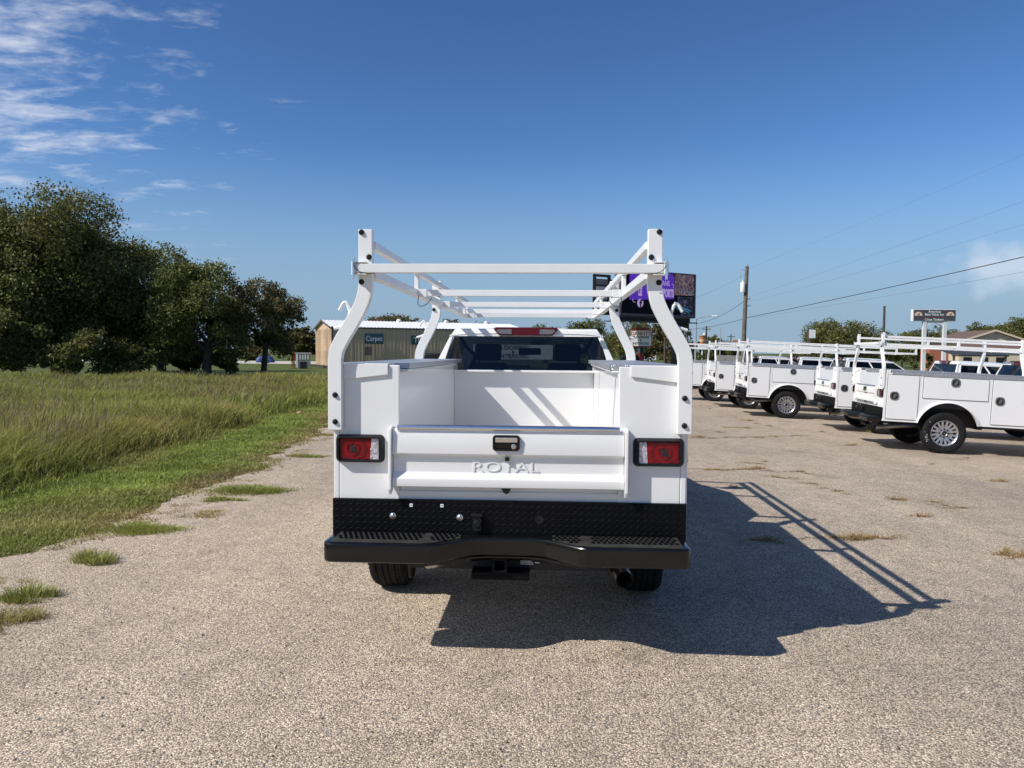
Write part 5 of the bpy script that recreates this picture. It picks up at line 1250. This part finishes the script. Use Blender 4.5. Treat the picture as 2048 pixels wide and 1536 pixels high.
# seed stems
n = 9000
yy = 6.5 * (38.0 / 6.5) ** RNG.random(n); left = -0.74 * yy - 2.5; right = tall_edge(yy)
xx = left + (right - left) * RNG.random(n)
k = vnoise(xx, yy, 2.6, 9) * 0.7 + vnoise(xx, yy, 0.8, 10) * 0.4
sel = (k > 0.58) & ((right - xx) > 0.25); xx, yy = xx[sel], yy[sel]; m_ = len(xx)
h = 0.50 + 0.30 * RNG.random(m_); la = 0.4 + 0.9 * RNG.standard_normal(m_); ln = 0.15 + 0.4 * RNG.random(m_)
V1, F1, t1 = blades(xx, yy, np.zeros(m_), h, 0.003 + 0.0002 * yy, ln, la, RNG)
tx, ty, tz = xx + np.cos(la) * ln * h, yy + np.sin(la) * ln * h, h * (1 - .25 * ln)
hl = 0.10 + 0.10 * RNG.random(m_); hw_ = 0.006 + 0.0005 * yy
V2, F2, t2 = blades(tx - np.cos(la) * .05, ty - np.sin(la) * .05, tz - 0.09, hl + 0.06, hw_, ln * 0.9, la, RNG)
V2 = V2.reshape(-1, 5, 3); mid_ = (V2[:, 0] + V2[:, 1]) / 2; V2[:, 0] = mid_ + (V2[:, 0] - mid_) * .3; V2[:, 1] = mid_ + (V2[:, 1] - mid_) * .3; V2 = V2.reshape(-1, 3)
dv = np.clip((vnoise(xx, yy, 1.6, 12) - 0.35) * 2.2, 0, 1)
o = link('grass_seed_heads', np_mesh('grass_seed_heads', np.concatenate([V1, V2]), np.concatenate([F1, F2 + len(V1)]), G_SEED, {'tip': np.concatenate([t1 * .5, t2 * 0 + 0.9]), 'dry': np.tile(np.repeat(dv, 5), 2)}))
tag(o, 'pale and purplish seed heads standing over the tall grass', 'grass', kind='stuff')
# mown verge
n = 260000
yy = 3.0 * (40.0 / 3.0) ** RNG.random(n)
le = lot_edge(yy) + np.array([jag(v) for v in yy]); te = tall_edge(yy) - 0.2
u = RNG.random(n); xx = te + (le + 0.55 - te) * u
din = le - xx                                   # distance in from the lot edge
keep = (din > 0.06) | (vnoise(xx, yy, 0.30, 21) * 0.6 + vnoise(xx, yy, 0.1, 27) * 0.4 > 0.50 - din * 0.38)
keep &= RNG.random(n) < np.clip(0.62 + din * 0.8, 0.35, 1)
xx, yy, din = xx[keep], yy[keep], din[keep]; m_ = len(xx)
h = (0.028 + 0.045 * vnoise(xx, yy, 0.5, 22) * RNG.random(m_) * 2) * np.clip(0.6 + din, 0.5, 1.15)
V, F, tip = blades(xx, yy, np.full(m_, 0.006), h, (0.0035 + 0.00085 * yy) * (0.7 + .6 * RNG.random(m_)), 0.3 + 0.9 * RNG.random(m_), RNG.random(m_) * 2 * PI, RNG)
dv = np.clip(0.95 - din * 1.3, 0, 0.9) * vnoise(xx, yy, 0.6, 23) * 1.5 + np.clip((vnoise(xx, yy, 1.2, 24) - 0.55) * 2, 0, .6)
o = link('mown_grass', np_mesh('mown_grass', V, F, G_MOWN, {'tip': tip, 'dry': np.repeat(np.clip(dv, 0, 1), 5)})); tag(o, 'short mown grass of the verge, straw coloured along the gravel', 'grass', kind='stuff')

# weeds growing in the gravel
STRAW = leafy_mat('straw weed', [(0, (0.30, 0.20, 0.075)), (1, (0.56, 0.40, 0.17))], 0.4, 0.4, 2.0, 0.2, attr='tip')
def tuft_mesh(n, rx, ry, h0, h1, wd, seed, lay=0.8, dry=0.3, m=None):
    rg = np.random.default_rng(seed); k = max(5, int(4 + n / 120)); a = rg.random(k) * 2 * PI; q = rg.random(k) ** 0.55
    cw = rg.random(k) + 0.25; ci = rg.choice(k, n, p=cw / cw.sum())
    x = (np.cos(a) * q)[ci] * rx * 0.85 + rg.normal(0, 0.20, n) * rx; y = (np.sin(a) * q)[ci] * ry * 0.85 + rg.normal(0, 0.20, n) * ry
    q = np.clip(np.hypot(x / rx, y / ry), 0, 1.4)
    la = np.arctan2(y / max(ry, .01), x / max(rx, .01)) + rg.normal(0, .7, n)
    h = h0 + (h1 - h0) * rg.random(n) * np.clip(1.15 - 0.7 * q, .25, 1.2) * (0.5 + rg.random(k)[ci])
    V, F, tip = blades(x, y, np.zeros(n), h, wd * (0.7 + .6 * rg.random(n)), lay * (0.3 + rg.random(n)), la, rg)
    dv = np.clip(dry + rg.normal(0, .25, n), 0, 1)
    return np_mesh('weed_tuft', V, F, m or G_MOWN, {'tip': tip, 'dry': np.repeat(dv, 5)})
def tuft(px, py, label, n, rx, ry, h0, h1, wd, seed, lay=0.8, dry=0.3, group='weeds in the gravel'):
    p_ = on_ground(px, py); o_ = link('weed_tuft', tuft_mesh(n, rx, ry, h0, h1, wd, seed, lay, dry), None, (p_.x, p_.y, p_.z + 0.012)); return tag(o_, label, 'weed', group)
tuft(186, 1128, 'spiky green weed tuft alone on the gravel, nearest the verge corner', 700, 0.20, 0.12, 0.04, 0.15, 0.005, 1, 0.9, 0.35)
tuft(62, 1200, 'low green weed tuft on the gravel below the spiky one, by the picture edge', 900, 0.22, 0.13, 0.03, 0.12, 0.005, 2, 0.9, 0.25)
tuft(8, 1250, 'brown weed patch cut by the picture edge at the gravel corner', 1100, 0.24, 0.22, 0.03, 0.11, 0.005, 3, 1.0, 0.75)
tuft(15, 1165, 'thin straw coloured weed patch between gravel and picture edge', 260, 0.22, 0.10, 0.01, 0.03, 0.004, 4, 1.0, 0.9)
tuft(505, 985, 'long green grass island in the gravel beside the verge', 2600, 0.55, 0.30, 0.03, 0.09, 0.006, 5, 0.8, 0.12)
tuft(445, 1003, 'small green grass patch beside the long grass island', 800, 0.25, 0.12, 0.02, 0.06, 0.006, 6, 0.8, 0.3)
tuft(605, 914, 'thin dark grass patch on the gravel close to the truck', 900, 0.42, 0.18, 0.02, 0.06, 0.007, 7, 0.9, 0.35)
tuft(655, 872, 'small brown weed clump half behind the big truck', 400, 0.35, 0.2, 0.02, 0.07, 0.008, 8, 0.9, 0.7)
tuft(275, 1062, 'broad green grass lobe spreading from the verge onto the gravel', 2600, 0.42, 0.24, 0.03, 0.08, 0.005, 9, 0.8, 0.15)
tuft(398, 1030, 'straw coloured grass fringe beside the broad green lobe', 900, 0.40, 0.22, 0.01, 0.04, 0.005, 10, 0.9, 0.85)
tuft(425, 838, 'pale dead bunch grass leaning at the edge of the tall grass', 900, 0.55, 0.35, 0.25, 0.62, 0.010, 11, 0.7, 1.0, 'bunch grass')
tuft(1550, 745 + 80, 'dry weeds under the third parked truck by its wheel', 200, 0.4, 0.15, 0.03, 0.12, 0.012, 12, 0.8, 1.0)
tuft(1748, 866, 'tall dry weed clump beside the nearest parked truck bumper', 420, 0.34, 0.2, 0.06, 0.30, 0.010, 13, 0.7, 0.95)
dm = [tuft_mesh(70 + 25 * k, 0.20, 0.07, 0.015, 0.075, 0.006, 40 + k, 1.5, 0.95, STRAW) for k in range(5)]
spots = [(1400, 812), (1418, 818), (1440, 866), (1470, 836), (1488, 842), (1510, 848), (1535, 853), (1452, 856), (1478, 857), (1390, 876), (1420, 878), (1450, 876), (1485, 877), (1515, 877), (1545, 875), (1590, 872), (1410, 941), (1440, 942), (1475, 940), (1500, 941), (1535, 943), (1590, 945), (1615, 949), (1500, 928), (1525, 925), (1860, 930), (1885, 1012), (1868, 1006), (1905, 1018), (1990, 965), (1640, 978), (1665, 984), (1690, 990), (1610, 968), (1680, 1080), (1700, 1081), (1725, 1079), (1755, 1078), (2020, 1113), (2035, 1120), (2002, 1108), (1460, 975), (1560, 957), (1700, 892), (1930, 918), (1640, 865), (1780, 1000), (1840, 1035), (1530, 1085), (1515, 1084)]
rn = random.Random(4)
for i, (px, py) in enumerate(spots):
    p_ = on_ground(px, py); o_ = link('dry_weed', dm[i % 5], None, (p_.x, p_.y, p_.z + 0.012)); s_ = 0.45 + 0.6 * rn.random(); o_.scale = (s_ * rn.uniform(0.7, 1.7), s_, s_ * (0.8 + .7 * rn.random())); o_.rotation_euler = (0, 0, rn.uniform(-0.5, 0.5))
    tag(o_, 'small straw coloured weed lying in a crack of the gravel lot', 'weed', 'dry weeds in the lot cracks')
p_ = on_ground(598, 829); b = MB(); b.hexa([(-.07, -.05, 0), (.08, -.04, 0), (.07, .05, 0), (-.06, .05, 0)], [(-.05, -.03, .04), (.06, -.03, .07), (.05, .03, .06), (-.05, .03, .03)]); o = b.build('litter', mat('pink plastic', (0.6, 0.28, 0.18), 0.5)); o.location = (p_.x, p_.y, 0.03); tag(o, 'scrap of pink litter on the mown verge', 'litter')

# trees
BARK = mat('bark', (0.055, 0.045, 0.036), 0.9, var=0.3, vscale=4, bump=0.5, bscale=15)
LEAF_A = leafy_mat('oak leaves', [(0, (0.078, 0.094, 0.024)), (0.5, (0.135, 0.144, 0.040)), (1, (0.225, 0.205, 0.068))], 0.4, 0.35, 0.35, 0.30)
LEAF_B = leafy_mat('olive leaves', [(0, (0.090, 0.086, 0.028)), (0.6, (0.145, 0.128, 0.046)), (1, (0.20, 0.15, 0.062))], 0.4, 0.35, 0.4, 0.3)
LEAF_C = leafy_mat('green leaves', [(0, (0.085, 0.105, 0.028)), (0.6, (0.150, 0.165, 0.044)), (1, (0.235, 0.22, 0.072))], 0.4, 0.35, 0.4, 0.3)
def crown_mesh(name, c, rad, nleaf, size, m, seed, lobes=26, hollow=0.55, lobe_r=0.34, low=-0.9):
    rg = np.random.default_rng(seed)
    d = rg.normal(size=(lobes * 3, 3)); d /= np.linalg.norm(d, axis=1)[:, None]; d = d[d[:, 2] > low][:lobes]
    lc = d * np.asarray(rad) * (hollow + (0.92 - hollow) * rg.random((len(d), 1)))
    lr = (0.65 + 0.7 * rg.random(len(d))) * lobe_r * np.mean(rad)
    # sub-clumps inside each lobe, leaves inside each clump
    w_ = lr ** 2 / np.sum(lr ** 2); ncl = max(60, nleaf // 26)
    li = rg.choice(len(d), ncl, p=w_); e = rg.normal(size=(ncl, 3)); e /= np.linalg.norm(e, axis=1)[:, None]
    cc = lc[li] + e * (lr[li] * (0.45 + 0.62 * rg.random(ncl)))[:, None] * np.array([1, 1, 0.85])
    ci = rg.integers(0, ncl, nleaf); cr_ = lobe_r * np.mean(rad) * 0.20
    p_ = cc[ci] + rg.normal(size=(nleaf, 3)) * cr_ * np.array([1, 1, 0.7])
    p_[:, 2] = np.maximum(p_[:, 2], -np.asarray(rad)[2] * 1.05)
    p_ += np.asarray(c)
    # leaf quads
    a = rg.normal(size=(nleaf, 3)); a /= np.linalg.norm(a, axis=1)[:, None]; b_ = np.cross(a, rg.normal(size=(nleaf, 3))); b_ /= np.linalg.norm(b_, axis=1)[:, None]
    s1 = size * (0.6 + 0.8 * rg.random(nleaf))[:, None]; s2 = s1 * 0.55
    V = np.stack([p_ - a * s1, p_ - b_ * s2, p_ + a * s1, p_ + b_ * s2], 1).reshape(-1, 3)
    F = np.arange(nleaf * 4).reshape(-1, 4)
    return np_mesh(name, V, F, m), [Vector(q) + Vector(c) for q in lc], lr
def trunk_mesh(h, r, targets, seed, fork=0.45):
    rr = random.Random(seed); b_ = MB()
    bend = Vector((rr.uniform(-.3, .3), rr.uniform(-.3, .3), 0)) * h * 0.12
    top = Vector((bend.x, bend.y, h * fork))
    b_.tube([(0, 0, -0.1), (0.02, 0, 0.15), tuple(top * 0.5), tuple(top)], r, 9, taper=[1.35, 1.05, 0.9, 0.75])
    for t_ in targets:
        st = top * rr.uniform(0.7, 1.0); mid_ = st.lerp(t_, 0.5) + Vector((rr.uniform(-.3, .3), rr.uniform(-.3, .3), rr.uniform(-.1, .4)))
        b_.tube(curve_pts([tuple(st), tuple(mid_), tuple(t_)], 3), r * 0.42, 6, taper=[1, .9, .8, .65, .5, .35, .2][:7])
    return b_.mesh('trunk', BARK, sharp=60)
def tree(label, x, y, h, w_, base, m, nleaf, size, seed, group, r=0.2, lobes=26, wy=None, name='tree', hollow=0.55, lobe_r=0.34, low=-0.9):
    g = gz(x); o_ = thing(name, label, 'tree', (x, y, g), 0, group)
    rz_ = (h - base) / 2; c = (0, 0, base + rz_)
    me, lc, lr = crown_mesh('crown', c, (w_ / 2 * .86, (wy or w_) / 2 * .86, rz_ * .88), nleaf, size, m, seed, lobes, hollow, lobe_r, low)
    ck = link('crown', me, o_)
    link('trunk', trunk_mesh(h, r, lc[:9], seed, fork=max(0.12, min(0.5, (base + rz_ * 0.5) / h))), o_)
    return o_
def tree_px(label, px, ptop, D_, wpx, base, m, nleaf, size, seed, group, **k):
    t_ = at(px, ptop, D_); g = gz(t_.x)
    return tree(label, t_.x, D_, t_.z - g, wpx / FPX * D_, base, m, nleaf, size, seed, group, **k)
GL = 'trees along the meadow'
tree_px('largest dark oak towering at the picture edge over the meadow', 110, 350, 46, 390, 0.2, LEAF_A, 110000, 0.085, 1, GL, r=0.42, lobes=46, lobe_r=0.30, hollow=0.35)
tree_px('dark oak cut by the picture edge, in front of the largest oak', -70, 372, 43, 330, 0.2, LEAF_A, 60000, 0.085, 2, GL, r=0.38, lobes=34, hollow=0.35)
tree_px('dark oak whose crown steps down beside the largest oak', 215, 440, 49, 230, 0.1, LEAF_A, 55000, 0.085, 3, GL, r=0.3, lobes=28, hollow=0.35)
tree_px('rounded oak between the dark mass and the oak with open sky gaps', 318, 500, 58, 210, 0.05, LEAF_C, 36000, 0.10, 4, GL, r=0.28, lobes=24)
tree_px('oak with sky showing through its crown, dark trunk on the lawn', 410, 498, 47, 245, 0.25, LEAF_C, 42000, 0.08, 5, GL, r=0.30, lobes=34, hollow=0.5, lobe_r=0.27)
tree_px('sparse olive coloured tree with slim trunk near the tan building', 525, 535, 50, 215, 0.55, LEAF_B, 24000, 0.08, 6, GL, r=0.20, lobes=30, hollow=0.45, lobe_r=0.26)
tree_px('small brownish tree just beside the tan gable wall', 612, 640, 80, 70, 1.0, LEAF_B, 5000, 0.2, 7, GL, r=0.16)
tree_px('low dark tree behind the small teal shed', 585, 652, 86, 90, 0.5, LEAF_A, 5000, 0.2, 8, GL, r=0.16)
for i, (px, pt, D_, wp) in enumerate(((40, 640, 41, 150), (150, 655, 42, 150), (250, 662, 44, 130), (-40, 600, 40, 160), (330, 668, 60, 90), (296, 640, 54, 130), (378, 676, 50, 84), (452, 692, 49, 60))):
    lab = ['dark bush under the largest oak at the meadow edge', 'dark bush beneath the oaks, second from the picture edge', 'dark drooping bush ending the shaded thicket', 'dark bush cut by the picture edge', 'small dark bush below the rounded oak', 'dark bush filling the gap under the rounded oak', 'low growth round the foot of the oak with sky gaps', 'smallest low bush between the two slim trunks'][i]
    tree_px(lab, px, pt, D_, wp, 0.0, LEAF_A, 13000, 0.085, 30 + i, 'thicket bushes', r=0.06, name='bush', lobes=22, hollow=0.3)
# dim woods closing the view behind the thicket
V_, F_ = [], []
for i in range(16):
    x = -75 + i * 4.4 + RNG.normal() * 1.0; y = 118 + 8 * RNG.random(); h = 3.2 + 2.6 * RNG.random()
    me, _, _ = crown_mesh('tmp', (x, y, h * .52), (2.8, 2.2, h * .5), 2200, 0.24, LEAF_B, 300 + i, 14)
    V_.append(np.array([v_.co[:] for v_ in me.vertices])); bpy.data.meshes.remove(me)
Vc = np.concatenate(V_); o = link('far_woods', np_mesh('far_woods', Vc, np.arange(len(Vc)).reshape(-1, 4), LEAF_B)); tag(o, 'brownish far woods behind the pale drive', 'woods', kind='stuff')
GB = 'trees behind the buildings'
bgt = [(785, 622, 110, 95, LEAF_B, 'feathery tree rising over the white metal roof'), (848, 632, 114, 60, LEAF_B, 'low tree over the white roof, next to the feathery one'),
       (900, 642, 120, 90, LEAF_A, 'tree behind the cab roof, nearest the metal roof'), (968, 650, 125, 110, LEAF_C, 'tree behind the cab roof, left of the brake light'), (1090, 650, 125, 120, LEAF_A, 'tree behind the cab roof, right of the brake light'),
       (1180, 640, 118, 110, LEAF_C, 'tree just over the cab corner behind the rear window'), (1262, 634, 112, 120, LEAF_A, 'dense tree standing under the billboard screen'), (1335, 640, 108, 100, LEAF_B, 'brownish tree behind the flooring pylon sign'),
       (1432, 672, 130, 60, LEAF_A, 'small dark tree beside the distant traffic light'), (1395, 682, 135, 50, LEAF_A, 'low dark tree behind the cup shaped sign'), (1475, 690, 128, 50, LEAF_A, 'lowest dark tree past the traffic light'),
       (1683, 624, 92, 138, LEAF_A, 'big round oak above the third parked truck'), (1625, 690, 120, 70, LEAF_A, 'low trees left of the round oak'), (1735, 668, 100, 70, LEAF_A, 'small tree against the right flank of the round oak'),
       (1805, 655, 128, 95, LEAF_C, 'tree behind the two posts of the motel sign, left one'), (1870, 650, 132, 90, LEAF_A, 'tree showing through the arch of the motel sign'), (1925, 642, 130, 80, LEAF_C, 'tree between motel sign and cream gable'),
       (1985, 645, 135, 90, LEAF_A, 'tree behind the peak of the cream gable'), (2045, 634, 132, 100, LEAF_A, 'tree behind the motel cut by the picture edge'), (1765, 690, 118, 70, LEAF_A, 'low tree left of the motel sign')]
for i, (px, pt, D_, wp, m_, lab) in enumerate(bgt):
    tree_px(lab, px, pt, D_, wp * 1.25, 0.4, m_, 7000 if wp < 90 else (12000 if wp < 130 else 26000), 0.15 if wp < 130 else 0.12, 60 + i, GB, r=0.2, lobes=22)
GC = 'slim cypresses by the motel sign'
for px, lab in ((1829, 'slim dark cypress left of the motel sign post'), (1858, 'slim dark cypress right of the first motel sign post')):
    tree_px(lab, px, 688, 88, 13, 0.1, LEAF_A, 1500, 0.12, px, GC, r=0.06, name='cypress', lobes=12)
tree_px('leafy light green shrub behind the farthest parked truck', 1404, 706, 48, 46, 0.0, LEAF_C, 2600, 0.09, 90, 'shrubs', r=0.04, name='shrub', lobes=12, low=-0.3)
tree_px('small shrub by the white trailer across the road', 1345, 712, 100, 26, 0.0, LEAF_C, 900, 0.14, 91, 'shrubs', r=0.04, name='shrub', lobes=8, low=-0.3)

# weathered cracks across the lot and loose stones on it
CRACK = mat('crack soil', (0.16, 0.115, 0.065), 0.95, var=0.3, vscale=6)
lot = bpy.data.objects['gravel_lot']
def crack(a, c, n_, wd, seed):
    rr = random.Random(seed); P0, P1 = on_ground(*a), on_ground(*c); v_ = []; off = 0
    for i in range(n_ + 1):
        q_ = P0.lerp(P1, i / n_); off = off * 0.8 + rr.uniform(-0.05, 0.05); y_ = q_.y + off; w_ = wd * rr.uniform(0.25, 1.3)
        for dy in (-w_ / 2, w_ / 2): v_.append((q_.x, y_ + dy, gz(q_.x) + 0.017))
    b_ = MB(); b_.add(v_, [(2 * i, 2 * i + 2, 2 * i + 3, 2 * i + 1) for i in range(n_)]); link('ground_crack', b_.mesh('ground_crack', CRACK, flat=True), lot)
crack((1376, 878), (1620, 872), 70, 0.06, 1); crack((1376, 940), (1600, 945), 70, 0.028, 2); crack((1600, 966), (1720, 994), 40, 0.022, 3); crack((1376, 991), (1470, 990), 30, 0.02, 5); crack((1500, 1083), (1780, 1079), 50, 0.016, 6); crack((1830, 1006), (1935, 1018), 30, 0.02, 7)
n = 2600
yy = 2.6 * (16 / 2.6) ** RNG.random(n); xx = (RNG.random(n) - 0.5) * 1.5 * yy
sel = xx > lot_edge(yy) + 0.3; xx, yy = xx[sel], yy[sel]; m_ = len(xx)
oc = np.array([(1, 0, 0), (-1, 0, 0), (0, 1, 0), (0, -1, 0), (0, 0, 1), (0, 0, -1)], float)
of = np.array([(0, 2, 4), (2, 1, 4), (1, 3, 4), (3, 0, 4), (2, 0, 5), (1, 2, 5), (3, 1, 5), (0, 3, 5)])
V = oc[None] * (0.6 + 0.7 * RNG.random((m_, 6, 1))) * (0.0035 + 0.006 * RNG.random((m_, 1, 1)) ** 2) * np.array([1, 1, .7])
an = RNG.random(m_) * 6.28; ca, sa = np.cos(an)[:, None], np.sin(an)[:, None]
V = np.stack([V[..., 0] * ca - V[..., 1] * sa + xx[:, None], V[..., 0] * sa + V[..., 1] * ca + yy[:, None], V[..., 2] + 0.016 + np.array([gz(q) for q in xx])[:, None]], -1)
F = (np.arange(m_)[:, None, None] * 6 + of[None]).reshape(-1, 3)
STONE = leafy_mat('loose stone', [(0, (0.12, 0.105, 0.09)), (0.5, (0.32, 0.28, 0.22)), (1, (0.60, 0.54, 0.45))], 0.0, 0.2, 2.0, 0.1, 0.9)
tag(link('loose_stones', np_mesh('loose_stones', V.reshape(-1, 3), F, STONE)), 'small loose stones scattered over the gravel lot', 'stones', kind='stuff')
